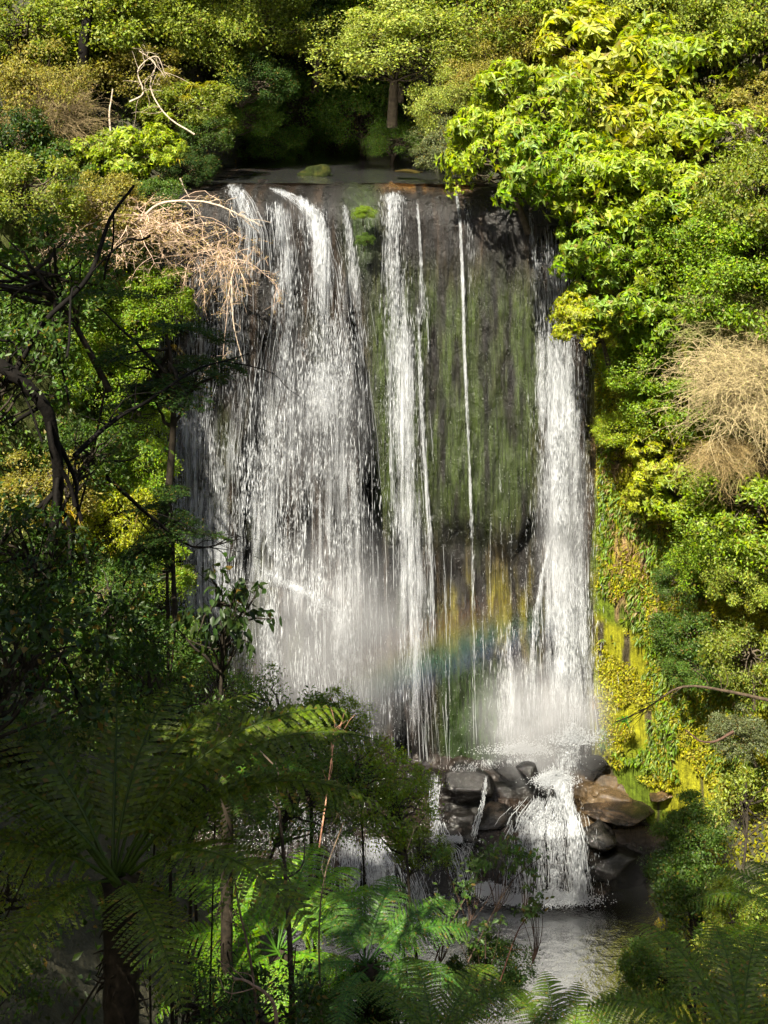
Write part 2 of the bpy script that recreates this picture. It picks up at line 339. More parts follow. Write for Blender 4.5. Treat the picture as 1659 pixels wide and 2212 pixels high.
# ------------------------------------------------------------------ boulders
def rock_mesh(seed, sub=4, ang=.35, tintc=(.003, .0028, .0026), tint2=(.008, .007, .006), mat=None):
    bm = bmesh.new(); bmesh.ops.create_icosphere(bm, subdivisions=sub, radius=1)
    V = np.array([v.co[:] for v in bm.verts]); F = np.array([[v.index for v in f.verts] for f in bm.faces]); bm.free()
    r = np.random.default_rng(seed); D = unit(r.normal(size=(12, 3))); c = r.uniform(.45, .85, 12)
    dot = V @ D.T; s = np.min(np.where(dot > .05, c / np.maximum(dot, .05), 9), 1); s = np.minimum(s, 1.1)
    V = V * (s * (1 - ang) + ang * s ** 1.5)[:, None]
    V = V * (1 + (fbm(V[:, 0]*2+9, V[:, 1]*2+9, V[:, 2]*2+9, seed, 4) - .5) * .25)[:, None]
    n = fbm(V[:, 0]*3+5, V[:, 1]*3+5, V[:, 2]*5+5, seed + 3, 3)
    t = mixc(np.zeros((len(V), 3)) + np.array(tintc), tint2, sst(.45, .62, n))
    return MB().add(V, F).mesh('boulder', mat or SHELF, True, t)
def boulder(name, dx, dy, Y, s, seed, label, rot=0, tilt=0, group='boulders at the foot of the falls', **kw):
    o = link(name, rock_mesh(seed, **kw), label=label, category='boulder', group=group)
    o.location = P(dx, dy, Y).tolist(); o.scale = s; o.rotation_euler = (0, tilt, rot); return o
boulder('boulder', 1000, 1700, 37.4, (.85, .65, .54), 5, 'large dark rounded boulder at the foot of the falls, biggest of the group', .3, .2)
boulder('boulder', 1085, 1658, 38.0, (.72, .55, .32), 6, 'low dark boulder wedged between the largest and the small round one', 1.1, .1)
boulder('boulder', 1143, 1671, 37.3, (.42, .36, .25), 7, 'small round glossy boulder beside the white splash', 2, 0)
boulder('boulder', 1085, 1765, 36.7, (.85, .7, .3), 8, 'broad flat brown boulder below the small round one', .7, -.15, tint2=(.012, .009, .007))
boulder('boulder', 1015, 1800, 36.4, (.6, .5, .26), 9, 'low grey boulder under the largest one, water running on both sides', 1.7, .1)
boulder('boulder', 1275, 1642, 38.2, (.7, .55, .22), 12, 'dark boulder under the splash at the foot of the white column', .4, .25)
boulder('rock_slab', 1440, 1694, 37.2, (1.0, .7, .13), 14, 'sunlit orange-brown sandstone slab below the mossy wall', .1, -.2, tintc=(.03, .02, .011), tint2=(.08, .05, .022))
boulder('rock_slab', 1350, 1738, 37.3, (1.5, 1.0, .13), 15, 'thin wet brown slab sloping down towards the white cascade', .1, -.1, tintc=(.015, .011, .008), tint2=(.05, .032, .017))
boulder('rock_slab', 1300, 1800, 36.5, (.75, .6, .3), 16, 'glossy grey slab jutting out beside the lower cascade', .5, -.05, tintc=(.008, .0075, .007), tint2=(.03, .027, .024))
boulder('rock_slab', 1320, 1870, 36.0, (1.0, .7, .5), 17, 'dark block standing in for the shaded recess under the glossy grey slab', .2, 0, tintc=(.004, .004, .0035), tint2=(.01, .009, .008))  # dark rock added where the undercut holds only shade
boulder('boulder', 800, 1900, 35.4, (.95, .8, .85), 19, 'dark domed rock under the side cascade behind the fern', .2, 0)
boulder('mossy_rock', 670, 376, 44.6, (.72, .5, .42), 23, 'low green mossy hummock in the stream above the lip', 0, 0, group='mossy rocks on the lip', tintc=(.014, .02, .003), tint2=(.03, .032, .005), mat=MOSSY)
boulder('mossy_rock', 880, 370, 43.2, (.6, .4, .09), 24, 'flat orange mossy rock at the lip beside the olive trees', 0, 0, group='mossy rocks on the lip', tintc=(.03, .025, .004), tint2=(.06, .04, .007), mat=MOSSY)

# ------------------------------------------------------------------ falling water
def drop_geo(mb, p, d, L, W):
    n = len(p); d = unit(d); r = rdir(n); s = unit(np.cross(d, r)); t = np.cross(d, s)
    L = np.broadcast_to(L, (n,))[:, None]; W = np.broadcast_to(W, (n,))[:, None]
    V = np.stack([p - d*L*.5, p + s*W*.5, p - s*W*.3 + t*W*.45, p - s*W*.3 - t*W*.45, p + d*L*.5], 1).reshape(-1, 3); i = np.arange(n)[:, None] * 5
    F = np.concatenate([i + q for q in ([0, 1, 2], [0, 2, 3], [0, 3, 1], [4, 2, 1], [4, 3, 2], [4, 1, 3])])
    mb.add(V, F, np.repeat(rs(n), 5))
def path_at(c, s):
    c = np.asarray(c, float); k = np.linspace(0, 1, len(c)); return [np.interp(s, k, c[:, q]) for q in range(c.shape[1])]
GAPS = ((665, 1378, 78, 70, .8), (490, 830, 55, 150, .5), (578, 560, 18, 130, .75), (726, 560, 13, 130, .75), (800, 950, 20, 350, .6), (560, 760, 30, 90, .45), (640, 1120, 40, 90, .35))
def gaps(dx, dy):
    g = np.ones(np.shape(dx))
    for a, b, c, d, e in GAPS: g = g * (1 - e * np.exp(-((dx - a) / c) ** 2 - ((dy - b) / d) ** 2))
    return g
def fall(mb, ctrl, n, L=(.09, .34), W=(.004, .010), thr=.40, soft=.22, off=(.06, .35), strands=0, sl=(.5, 2.2), sw=.012, gauss=False, cell=(11, 150), seed=0, Yfix=None):
    """ctrl rows: dx, dy, half width, density (in picture units on the cliff face)"""
    m = int(n * 4); s = rs(m); dx, dy, hw, de = path_at(ctrl, s)
    u = np.clip(rng.normal(size=m) * (.42 if gauss else .6), -1.6, 1.6)
    X_ = dx + u * hw + (noise(s * 14, u * 3 + 20, 0, seed) - .5) * hw * .3
    e = np.clip(hw / 26, .0, 1)
    N = .40 * noise(X_ / cell[0], dy / cell[1], 0, 101 + seed) + .34 * noise(X_ / (cell[0] * 3.3), dy / (cell[1] * .7), 0, 131 + seed) + .26 * noise(X_ / 5, dy / 45, 0, 151 + seed)
    A = np.clip((N - thr) / soft, 0.03, 1) ** 1.3; A = A * e + (1 - e) * np.clip(A + .35, 0, 1)
    ok = rs(m) < gaps(X_, dy) * A * de * sst(0, .05, s) * sst(1.0, .9, s) * np.clip(1.3 - np.abs(u) * .5, 0, 1)
    X_, Dy = X_[ok][:n], dy[ok][:n]; k = len(X_)
    Y = (on_face(X_, Dy) if Yfix is None else np.interp(Dy, *Yfix)) ; p = P(X_, Dy, Y)
    o = ru(off[0], off[1], k) * sst(-.3, 2.5, 19.2 - p[:, 2]) + .03; p = p + np.stack([0*o, -o, .012 * (p[:, 2] > ZK - .4)], -1)
    d = np.stack([rng.normal(size=k) * .06, rng.normal(size=k) * .06, -np.ones(k)], -1)
    top = p[:, 2] > ZK + .1; d[top] = np.stack([.15 + 0*o[top], -1 + 0*o[top], -.25 - (ZL - p[top, 2]) * .9], -1)
    q = np.exp(rng.normal(size=k) * .35); drop_geo(mb, p, d, ru(*L, k) * q, ru(*W, k) * q * .9)
    if strands:
        s0 = rs(strands); ln = ru(*sl, strands) / (.0142 * max(1, abs(ctrl[-1][1] - ctrl[0][1]))); tt = s0[:, None] + ln[:, None] * np.linspace(0, 1, 9)[None]
        tt = np.clip(tt, 0, 1); dx, dy, hw, de = path_at(ctrl, tt); u = (rng.normal(size=strands) * (.4 if gauss else .6))[:, None]
        X_ = dx + u * hw + (noise(tt * 30, u * 9 + 40, 0, 7) - .5) * 3
        Y = on_face(X_.ravel(), dy.ravel()).reshape(X_.shape) if Yfix is None else np.interp(dy, *Yfix)
        p = P(X_, dy, Y); p[..., 1] -= ru(.05, .2, strands)[:, None] * sst(-.3, 2, 19.2 - p[..., 2]) + .03
        r = sw * ru(.5, 1.3, strands)[:, None] * (.35 + noise(tt * 60, u * 31 + 90, 0, 3)) ; r[:, 0] *= .2; r[:, -1] *= .2
        V, F = tubes(p, r, 3); mb.add(V, F)
def veil(mb, ctrl, off=.12, gain=1.0, nu=12, nv=None, Yfix=None):
    nv = nv or max(10, int(abs(ctrl[-1][1] - ctrl[0][1]) / 9)); sv = np.linspace(0, 1, nv)[:, None]; u = np.linspace(-1, 1, nu)[None]
    dx, dy, hw, de = [np.broadcast_to(q, (nv, nu)) for q in path_at(ctrl, sv)]
    X_ = dx + u * hw * 1.25; Y = on_face(X_.ravel(), dy.ravel()).reshape(X_.shape) if Yfix is None else np.interp(dy, *Yfix)
    p = P(X_, dy, Y); o = off * (1 - .4 * u * u) * sst(-.3, 2.5, 19.2 - p[..., 2]) + .025 + .03 * noise(X_ / 9, dy / 60, 0, 5)
    p[..., 1] -= o; p[..., 2] += .012 * (p[..., 2] > ZK - .4)
    a = gaps(X_, dy) * de * gain * np.clip(1 - np.abs(u) ** 2.2, 0, 1) * sst(0, .07, sv) * sst(1, .9, sv); mb.add(p, grid_faces(nv, nu), np.clip(a, 0, 1.6).ravel())
def mat_veil(name):
    m = NT(name); at = m('Attribute', attribute_name='rv'); ge = m('NewGeometry')
    def sn(sc_, sx, sz, dt, seed):
        mp = m('Mapping'); mp.inputs['Scale'].default_value = (sx, .6, sz); mp.inputs['Location'].default_value = (seed, seed * 2, 0); m.l(ge.outputs['Position'], mp.inputs['Vector']); return m.noise(sc_, dt, mp.outputs[0], .6)
    a = m.math('ADD', m.math('MULTIPLY', sn(1, 7, .25, 4, 3), .45), m.math('ADD', m.math('MULTIPLY', sn(1, 1.7, .5, 3, 9), .4), m.math('MULTIPLY', sn(1, 26, 1.3, 3, 17), .25)))
    thr = m('MapRange', interpolation_type='SMOOTHSTEP'); m.l(a, thr.inputs[0]); m.l(m.math('MULTIPLY_ADD', at.outputs['Fac'], -.22, .62), thr.inputs[1]); m.l(m.math('MULTIPLY_ADD', at.outputs['Fac'], -.22, .90), thr.inputs[2])
    al = m.math('MINIMUM', m.math('MULTIPLY', thr.outputs[0], m.math('MULTIPLY', at.outputs['Fac'], 1.15)), .96)
    d = m('BsdfDiffuse'); d.inputs[0].default_value = (.52, .54, .56, 1); t = m('BsdfTranslucent'); t.inputs[0].default_value = (.52, .54, .56, 1)
    x = m('MixShader'); x.inputs[0].default_value = .35; m.l(d.outputs[0], x.inputs[1]); m.l(t.outputs[0], x.inputs[2])
    tr = m('BsdfTransparent'); y = m('MixShader'); m.l(al, y.inputs[0]); m.l(tr.outputs[0], y.inputs[1]); m.l(x.outputs[0], y.inputs[2]); m.l(y.outputs[0], m.out.inputs[0]); return m.m
VEIL = mat_veil('water_veil')
fallo = thing('waterfall', P(829, 1620, 39), 'tall white waterfall dropping in strands down the dark cliff', 'waterfall')
def part_world(name, me, parent, **kw):
    o = link(name, me, parent, **kw); o.location = tuple(-q for q in parent.location); return o
def stream(label, specs):
    mb = MB()
    for c, n, kw in specs: fall(mb, c, int(n * .24), **{**kw, 'strands': int(kw.get('strands', 0) * .5), 'sw': kw.get('sw', .012) * .6})
    part_world('water_stream', mb.mesh('water_stream', DROP), fallo, kind='stuff', label=label)
    mb = MB(); big = [c for c, n, kw in specs if max(q[2] for q in c) > 3.5 and n > 800]
    for c in big: k = 1.9 if 'dense' in label and c[0][1] == 900 else 1; veil(mb, c, .08, .85 * k); veil(mb, c, .30 * k, .6 * k)
    if big: part_world('water_veil', mb.mesh('water_veil', VEIL, True), fallo, kind='stuff', label='soft sheet of the ' + label)
stream('broad thin veil behind the dead twiggy shrub', [
    ([(498, 392, 14, .7), (520, 430, 24, .9), (548, 500, 26, .8), (540, 600, 40, .5)], 2600, dict(thr=.3, strands=60)),
    ([(450, 540, 95, .3), (450, 700, 102, .6), (445, 850, 100, .65), (436, 1000, 94, .9), (438, 1180, 88, 1), (450, 1400, 80, 1)], 12000, dict(thr=.42, strands=420, sw=.009, sl=(.8, 3), seed=2))])
stream('wide bright curtain, the fullest of the falls', [
    ([(585, 405, 6, .7), (640, 428, 20, .9), (672, 455, 26, 1.2), (696, 520, 28, 1.3), (710, 600, 34, 1.1), (718, 700, 42, .9), (726, 800, 52, .75), (735, 950, 60, .75), (740, 1200, 70, .7), (745, 1560, 75, .6)], 17000, dict(thr=.33, strands=260, seed=3)),
    ([(600, 430, 22, .9), (610, 520, 24, .8), (620, 700, 36, .7), (600, 850, 50, .8), (590, 1000, 60, .9), (590, 1250, 60, .9)], 9000, dict(thr=.36, strands=200, seed=4)),
    ([(680, 560, 90, .02), (665, 720, 115, .12), (655, 850, 130, .4), (650, 1000, 145, .6), (650, 1150, 155, .68), (650, 1300, 160, .75), (660, 1450, 160, .75), (700, 1620, 150, .7)], 26000, dict(thr=.40, soft=.2, strands=300, seed=5, W=(.008, .02), cell=(16, 120))),
    ([(690, 780, 40, .8), (700, 850, 50, 1.2), (680, 950, 55, .9)], 3500, dict(thr=.3, gauss=True, off=(.1, .5), seed=6)),
    ([(570, 1225, 10, .4), (610, 1250, 20, .8), (650, 1270, 22, 1), (700, 1296, 24, 1), (730, 1320, 26, .7)], 7000, dict(thr=.2, off=(.05, .45), L=(.03, .09), gauss=True, seed=7)),
    ([(588, 1300, 14, .7), (584, 1380, 16, 1), (592, 1460, 26, .7)], 3600, dict(thr=.3, seed=8)),
    ([(738, 1310, 16, 1), (742, 1400, 24, 1), (745, 1600, 40, .7)], 5000, dict(thr=.3, seed=9))])
stream('thin broken strands beside the wide curtain', [
    ([(742, 440, 4, .9), (752, 500, 8, .9), (766, 600, 16, .7), (785, 760, 22, .5), (800, 1000, 20, .4), (810, 1500, 18, .4)], 2600, dict(thr=.35, strands=60, sw=.008, seed=10))])
stream('narrow full stream in the middle of the face', [
    ([(846, 412, 14, .7), (848, 440, 20, 1.1), (850, 560, 20, .9), (860, 660, 26, 1.0), (868, 760, 32, 1.3), (868, 900, 32, 1.1), (875, 1100, 34, .9), (885, 1300, 38, .8), (895, 1450, 40, .7), (905, 1640, 44, .7)], 15000, dict(thr=.32, strands=260, seed=11)),
    ([(838, 700, 2, 1), (842, 900, 3, 1), (850, 1100, 4, .8)], 500, dict(thr=.05, strands=26, sl=(1.5, 4), seed=12))])
stream('two thin strands beside the middle stream', [
    ([(900, 425, 3, .9), (906, 500, 3, 1), (910, 600, 5, .9), (914, 660, 8, .7), (905, 700, 8, .4)], 900, dict(thr=.1, strands=26, seed=13)),
    ([(902, 660, 2, .8), (908, 800, 4, .9), (914, 950, 5, 1), (928, 1150, 6, .8), (936, 1400, 7, .6)], 1900, dict(thr=.1, strands=60, sl=(1, 3), seed=14)),
    ([(922, 640, 1.5, .8), (924, 760, 3, .6)], 150, dict(thr=.1, strands=8))])
stream('single straight white thread crossing the green rock', [
    ([(984, 408, 3, .9), (992, 460, 4, 1), (999, 600, 5, 1), (1003, 760, 4.5, 1), (1011, 950, 4, 1), (1018, 1120, 4, 1), (1021, 1300, 4, .7), (1026, 1600, 6, .5)], 2400, dict(thr=.02, gauss=True, strands=46, sl=(.6, 2.2), sw=.010, seed=15)),
    ([(1008, 430, 6, .7), (1014, 520, 8, .5), (1018, 640, 10, .2)], 350, dict(thr=.2))])
mbx = [([(x0, y0, 1.5, .8), (x1, (y0 + y1) / 2, 2.5, .8), (x1 + 2, y1, 4, .5)], n, dict(thr=.05, gauss=True, strands=ns, sl=(.4, 1.6), sw=.008, L=(.03, .09)))
       for x0, y0, x1, y1, n, ns in ((950, 1030, 962, 1600, 420, 30), (975, 1130, 970, 1640, 360, 14), (1062, 1090, 1056, 1330, 160, 12), (1104, 1110, 1102, 1300, 120, 8), (1136, 1100, 1134, 1330, 120, 8),
       (1080, 1120, 1084, 1260, 90, 6), (1045, 1150, 1042, 1560, 200, 4), (928, 880, 932, 1000, 60, 6), (1076, 960, 1078, 1060, 60, 6))]
stream('fine dripping threads over the undercut rock', mbx)
stream('dense white column beside the mossy wall, brightest of the falls', [
    ([(1142, 452, 3, .5), (1150, 540, 6, .5), (1160, 640, 10, .5), (1165, 760, 12, .7), (1172, 900, 16, .8), (1172, 1050, 22, .7), (1160, 1150, 22, .5)], 3000, dict(thr=.3, off=(.1, .7), seed=17)),
    ([(1190, 480, 26, .28), (1198, 600, 32, .45), (1204, 720, 38, .7), (1208, 800, 42, 1), (1212, 900, 45, 1.4), (1216, 1100, 48, 1.3), (1220, 1300, 52, 1.2), (1232, 1480, 56, .8), (1238, 1600, 60, .8)], 26000, dict(thr=.2, soft=.3, off=(.2, .8), strands=380, sw=.014, seed=18)),
    ([(1200, 900, 18, .7), (1205, 1000, 22, 1.3), (1210, 1200, 24, 1.4), (1216, 1330, 26, 1), (1218, 1480, 26, .5)], 16000, dict(thr=.02, off=(.3, .9), gauss=True, strands=200, sw=.02, seed=19)),
    ([(1192, 1150, 3, .9), (1172, 1230, 4, .9), (1156, 1330, 6, .8), (1146, 1450, 10, .7), (1140, 1590, 20, .8)], 2200, dict(thr=.05, strands=40, seed=20)),
    ([(1100, 1340, 36, .3), (1110, 1480, 45, .7), (1105, 1610, 55, .8)], 4200, dict(thr=.42, seed=21))])
# grain of spray over the whole face
mb = MB(); m = 15000; dx = ru(370, 1290, m); dy = ru(560, 1640, m)
ok = rs(m) < (.25 + .75 * sst(700, 1500, dy)) * (.35 + .65 * sst(930, 780, dx) + .6 * sst(1120, 1200, dx)) * sst(.35, .6, fbm(dx / 90, dy / 160, 0, 201, 3)) ; dx, dy = dx[ok], dy[ok]
p = P(dx, dy, on_face(dx, dy)); p[:, 1] -= ru(.1, 1.1, len(p)); drop_geo(mb, p, np.array([[0, 0, -1.]]) + rng.normal(size=p.shape) * .1, ru(.015, .05, len(p)), ru(.007, .014, len(p)))
part_world('spray', mb.mesh('spray', DROP), fallo, kind='stuff', label='fine spray drifting in front of the cliff')

def cascade(name, label, specs, foam=()):
    root = thing(name, P(specs[0][0][-1][0], specs[0][0][-1][1], 36), label, 'cascade', 'small cascades below the falls'); mb = MB()
    for c, n, kw in specs: fall(mb, c, n, **kw)
    part_world('falling_water', mb.mesh('falling_water', DROP), root, kind='stuff'); mb = MB()
    for c, n, kw in specs:
        if c[0][1] - c[-1][1] < -160 or n > 6000: veil(mb, c, .03, .55, Yfix=kw['Yfix'], nv=24)
    if not mb.V: veil(mb, [(1206, 1660, 20, .6), (1196, 1712, 34, .8)], .03, .8, Yfix=specs[0][2]['Yfix'], nv=12)
    part_world('water_veil', mb.mesh('water_veil', VEIL, True), root, kind='stuff')
    if len(foam):
        mb = MB()
        for cx, cyy, Y, sx_, sy_, h, n in foam:
            n = int(n * 1.7)
            c = P(cx, cyy, Y); a = ru(0, 6.283, n); r = np.abs(rng.normal(size=n)) * .5
            p = np.stack([c[0] + np.cos(a) * r * sx_, c[1] + np.sin(a) * r * sy_, c[2] + np.abs(rng.normal(size=n)) * h * np.exp(-r) ], -1)
            drop_geo(mb, p, rdir(n) * [1, 1, .4], ru(.02, .07, n), ru(.012, .03, n))
        part_world('foam', mb.mesh('foam', DROP), root, kind='stuff')
F36 = lambda a, b, ya, yb: ([a, b], [ya, yb])
cascade('splash', 'white splash arching over the boulder under the dense column', [
    ([(1300, 1570, 16, .2), (1252, 1592, 26, .35), (1222, 1630, 28, .6), (1206, 1670, 26, 1.1), (1196, 1712, 34, 1)], 3600, dict(thr=.3, L=(.02, .09), Yfix=F36(1580, 1712, 37.9, 36.9))),
    ([(1130, 1632, 40, .5), (1060, 1640, 60, .4), (990, 1655, 40, .4)], 900, dict(thr=.3, L=(.02, .06), Yfix=F36(1630, 1660, 37.9, 37.6)))],
    [(1196, 1690, 36.85, .55, .4, .16, 4200), (1236, 1606, 37.7, .8, .3, .34, 1500), (1130, 1625, 38.4, 1.3, .3, .18, 1800)])
cascade('lower_cascade', 'wide lacy cascade dropping from the rock shelf into the pool', [
    ([(1190, 1712, 36, .7), (1180, 1760, 60, .8), (1175, 1800, 70, .9), (1178, 1870, 76, .9), (1180, 1935, 84, 1)], 11000, dict(thr=.36, L=(.03, .12), strands=240, sl=(.3, 1.0), sw=.009, Yfix=([1712, 1765, 1800, 1935], [36.75, 36.3, 35.7, 35.45]), seed=31)),
    ([(1208, 1690, 14, 1), (1226, 1740, 12, 1.2), (1240, 1800, 16, 1.1), (1252, 1935, 18, 1)], 3000, dict(thr=.2, strands=60, Yfix=([1690, 1760, 1800, 1935], [36.75, 36.3, 35.65, 35.45]), seed=32))],
    [(1055, 1925, 35.6, .55, .3, .10, 5200), (1200, 1945, 35.3, 1.0, .32, .12, 7000), (1110, 1945, 35.4, .8, .3, .05, 2200)])
cascade('rill', 'thin rills trickling between the big boulder and the pool', [
    ([(945, 1660, 8, .7), (935, 1740, 10, .8), (950, 1800, 22, .8), (985, 1830, 30, .7), (1010, 1920, 22, .9)], 3000, dict(thr=.36, L=(.02, .08), strands=50, sl=(.3, .8), Yfix=F36(1660, 1920, 37.0, 35.7), seed=33)),
    ([(1048, 1670, 3, .6), (1042, 1730, 3, .6), (1022, 1790, 7, .7), (1005, 1850, 12, .7)], 800, dict(thr=.3, L=(.02, .07), strands=20, sl=(.3, .6), Yfix=F36(1680, 1850, 36.7, 35.9), seed=34))],
    [(985, 1815, 36.0, .6, .2, .05, 900)])
cascade('side_cascade', 'spreading white cascade over the domed rock behind the fern', [
    ([(790, 1800, 60, .8), (810, 1850, 85, .9), (820, 1910, 100, .9), (830, 1985, 110, .9)], 9500, dict(thr=.40, L=(.03, .12), strands=200, sl=(.3, 1.0), sw=.009, Yfix=([1800, 1860, 1985], [35.6, 34.55, 34.35]), seed=35)),
    ([(640, 1720, 60, .7), (660, 1800, 90, .8), (640, 1900, 90, .7)], 3500, dict(thr=.35, L=(.03, .1), Yfix=F36(1720, 1900, 37, 35.4), seed=36))],
    [(900, 1985, 34.6, .8, .2, .06, 3500), (760, 1990, 34.4, 1.0, .2, .06, 2500)])
# mist hanging at the foot
ms = bmesh.new(); bmesh.ops.create_icosphere(ms, subdivisions=3, radius=1); mist_bm = bpy.data.meshes.new('mist'); ms.to_mesh(mist_bm); ms.free()
for dx, dy, Y, s, dens, lab in ((1170, 1560, 37.9, (2.6, .9, 2.3), .75, 'white mist at the foot of the dense column'), (720, 1380, 37.6, (3.4, .9, 4.0), .42, 'pale mist drifting low before the wide curtain'),
                                (1215, 1150, 38.3, (1.0, .55, 4.6), .5, 'bright spray haze around the dense column'), (680, 900, 38.7, (2.4, .5, 3.6), .22, 'thin spray haze over the upper curtain')):
    me = mist_bm.copy(); me.materials.append(mat_mist('mist', dens)); o = link('mist', me, kind='stuff', label=lab, category='mist'); o.location = P(dx, dy, Y).tolist(); o.scale = s
# rainbow in the spray: bow colours painted into a thin scattering volume
def mat_bow(c0):
    m = NT('painted_rainbow'); ge = m('NewGeometry'); sb = m('VectorMath', operation='SUBTRACT'); m.l(ge.outputs['Position'], sb.inputs[0]); sb.inputs[1].default_value = (c0[0], 0, c0[2])
    ml = m('VectorMath', operation='MULTIPLY'); m.l(sb.outputs[0], ml.inputs[0]); ml.inputs[1].default_value = (1, 0, 1)
    ln = m('VectorMath', operation='LENGTH'); m.l(ml.outputs[0], ln.inputs[0])
    f = m('MapRange'); f.inputs[1].default_value = 33.7; f.inputs[2].default_value = 36.0; m.l(ln.outputs['Value'], f.inputs[0])
    c = m.ramp(f.outputs[0], [(0, (.25, .2, .7)), (.2, (.1, .35, .9)), (.4, (.1, .8, .45)), (.58, (.8, .8, .08)), (.75, (1, .45, .05)), (1, (.8, .08, .05))])
    a = m.ramp(f.outputs[0], [(0, (0,)*3), (.25, (.8,)*3), (.6, (1,)*3), (1, (0,)*3)])
    tc = m('TexCoord'); l2 = m('VectorMath', operation='LENGTH'); m.l(tc.outputs['Object'], l2.inputs[0])
    g = m('MapRange', interpolation_type='SMOOTHSTEP'); g.inputs[1].default_value = 1; g.inputs[2].default_value = .3; m.l(l2.outputs['Value'], g.inputs[0])
    v = m('VolumeScatter'); m.l(c, v.inputs['Color']); m.l(m.math('MULTIPLY', m.math('MULTIPLY', a, g.outputs[0]), .12), v.inputs['Density'])
    m.l(v.outputs[0], m.out.inputs['Volume']); return m.m
bc = P(955, 1395, 38.2); cen = bc + np.array([.39, 0, -.92]) * 34.9
me = mist_bm.copy(); me.materials.append(mat_bow(cen)); o = link('rainbow', me, kind='stuff', label='faint rainbow in the spray low on the falls', category='rainbow'); o.location = bc.tolist(); o.scale = (4.7, .5, 2.6)

# ------------------------------------------------------------------ plants: shared crowns
def clump_centres(n, flat=.85, seed=0):
    r = np.random.default_rng(seed); d = unit(r.normal(size=(n * 3, 3))); d = d[d[:, 2] > -.55][:n]
    return d * r.uniform(.5, .92, (len(d), 1)) * [1, 1, flat], d
def trunk_geo(mb, cs, seed, base=(0, .95, -1.25), r0=.075):
    r = np.random.default_rng(seed); b = np.array(base); t = np.linspace(0, 1, 9)[:, None]
    bend = np.array([r.uniform(-.15, .15), r.uniform(-.1, .1), .25]); top = np.array([0, 0, .25])
    main = b + (top - b) * t + bend * np.sin(t * np.pi)
    V, F = tubes(main[None], np.linspace(r0, r0 * .35, 9)[None], 7); mb.add(V, F)
    n = len(cs); st = main[r.integers(3, 8, n)]; u = np.linspace(0, 1, 7)[None, :, None]
    p = st[:, None] + (cs - st)[:, None] * u + np.array([0, 0, -.12]) * np.sin(u * np.pi) * r.uniform(-1, 1.2, (n, 1, 1)) + r.normal(size=(n, 7, 3)) * .015
    V, F = tubes(p, np.linspace(.028, .006, 7)[None] * r.uniform(.6, 1.2, (n, 1)), 4); mb.add(V, F)
def crown_clumps(seed, nc, per, L, W, cr=(.2, .36), whorl=0, up=.35, six=False, droop=.25, flat=.85, spiky=0.0):
    r = np.random.default_rng(seed); cs, cd = clump_centres(nc, flat, seed); nc = len(cs)
    rad = r.uniform(*cr, nc) * r.choice([.7, 1, 1.4], nc); ci = np.repeat(np.arange(nc), per); n = len(ci)
    d = unit(r.normal(size=(n, 3)) + cd[ci] * .9 + [0, 0, up]); rr = r.uniform(.25, 1.0, n) ** .5 * np.exp(r.normal(size=n) * .16)
    pos = cs[ci] + d * (rad[ci] * rr)[:, None] * [1, 1, .75]
    mb = MB()
    if whorl:
        k = whorl; pos = np.repeat(pos, k, 0); ax = np.repeat(d, k, 0); n = len(pos)
        e1 = unit(np.cross(ax, r.normal(size=(n, 3)))); D = unit(e1 * 1.0 + ax * r.uniform(-.15, .55, (n, 1)) + [0, 0, -droop]); N = unit(ax + e1 * .2)
    else:
        D = unit(r.normal(size=(n, 3)) + d * .8 + [0, 0, -droop]); N = unit(d + r.normal(size=(n, 3)) * .45 + [0, 0, .25])
    cz = np.repeat(r.choice([.75, 1, 1.3], nc)[ci], whorl or 1) if True else 1; V, F, q = leaves(pos, D, N, L * r.uniform(.6, 1.25, n) * cz, W * r.uniform(.7, 1.2, n) * cz, .2, six)
    mb.add(V, F, np.repeat(r.random(n), q)); return mb, cs
CROWN = {}
def reg(kind, mb, cs, seed, mat, base=(0, .95, -1.25), r0=.075):
    t = MB(); trunk_geo(t, cs, seed, base, r0)
    CROWN.setdefault(kind, []).append((mb.mesh(kind + '_crown', mat), t.mesh('trunk', BARK, True)))
for q in range(3):
    mb, cs = crown_clumps(300 + q, 42, 26, .105, .042, whorl=8, cr=(.2, .34)); reg('broad', mb, cs, q, LEAF)
    mb, cs = crown_clumps(320 + q, 60, 330, .046, .026, cr=(.16, .32)); reg('fine', mb, cs, q, LEAF_DULL)
    mb, cs = crown_clumps(390 + q, 26, 75, .085, .042, cr=(.2, .4)); reg('open', mb, cs, q, LEAF, r0=.04)
    mb, cs = crown_clumps(430 + q, 44, 120, .052, .027, cr=(.16, .34)); reg('airy', mb, cs, q, LEAF, r0=.03)
    mb, cs = crown_clumps(340 + q, 46, 260, .068, .036, cr=(.18, .34)); reg('mid', mb, cs, q, LEAF)
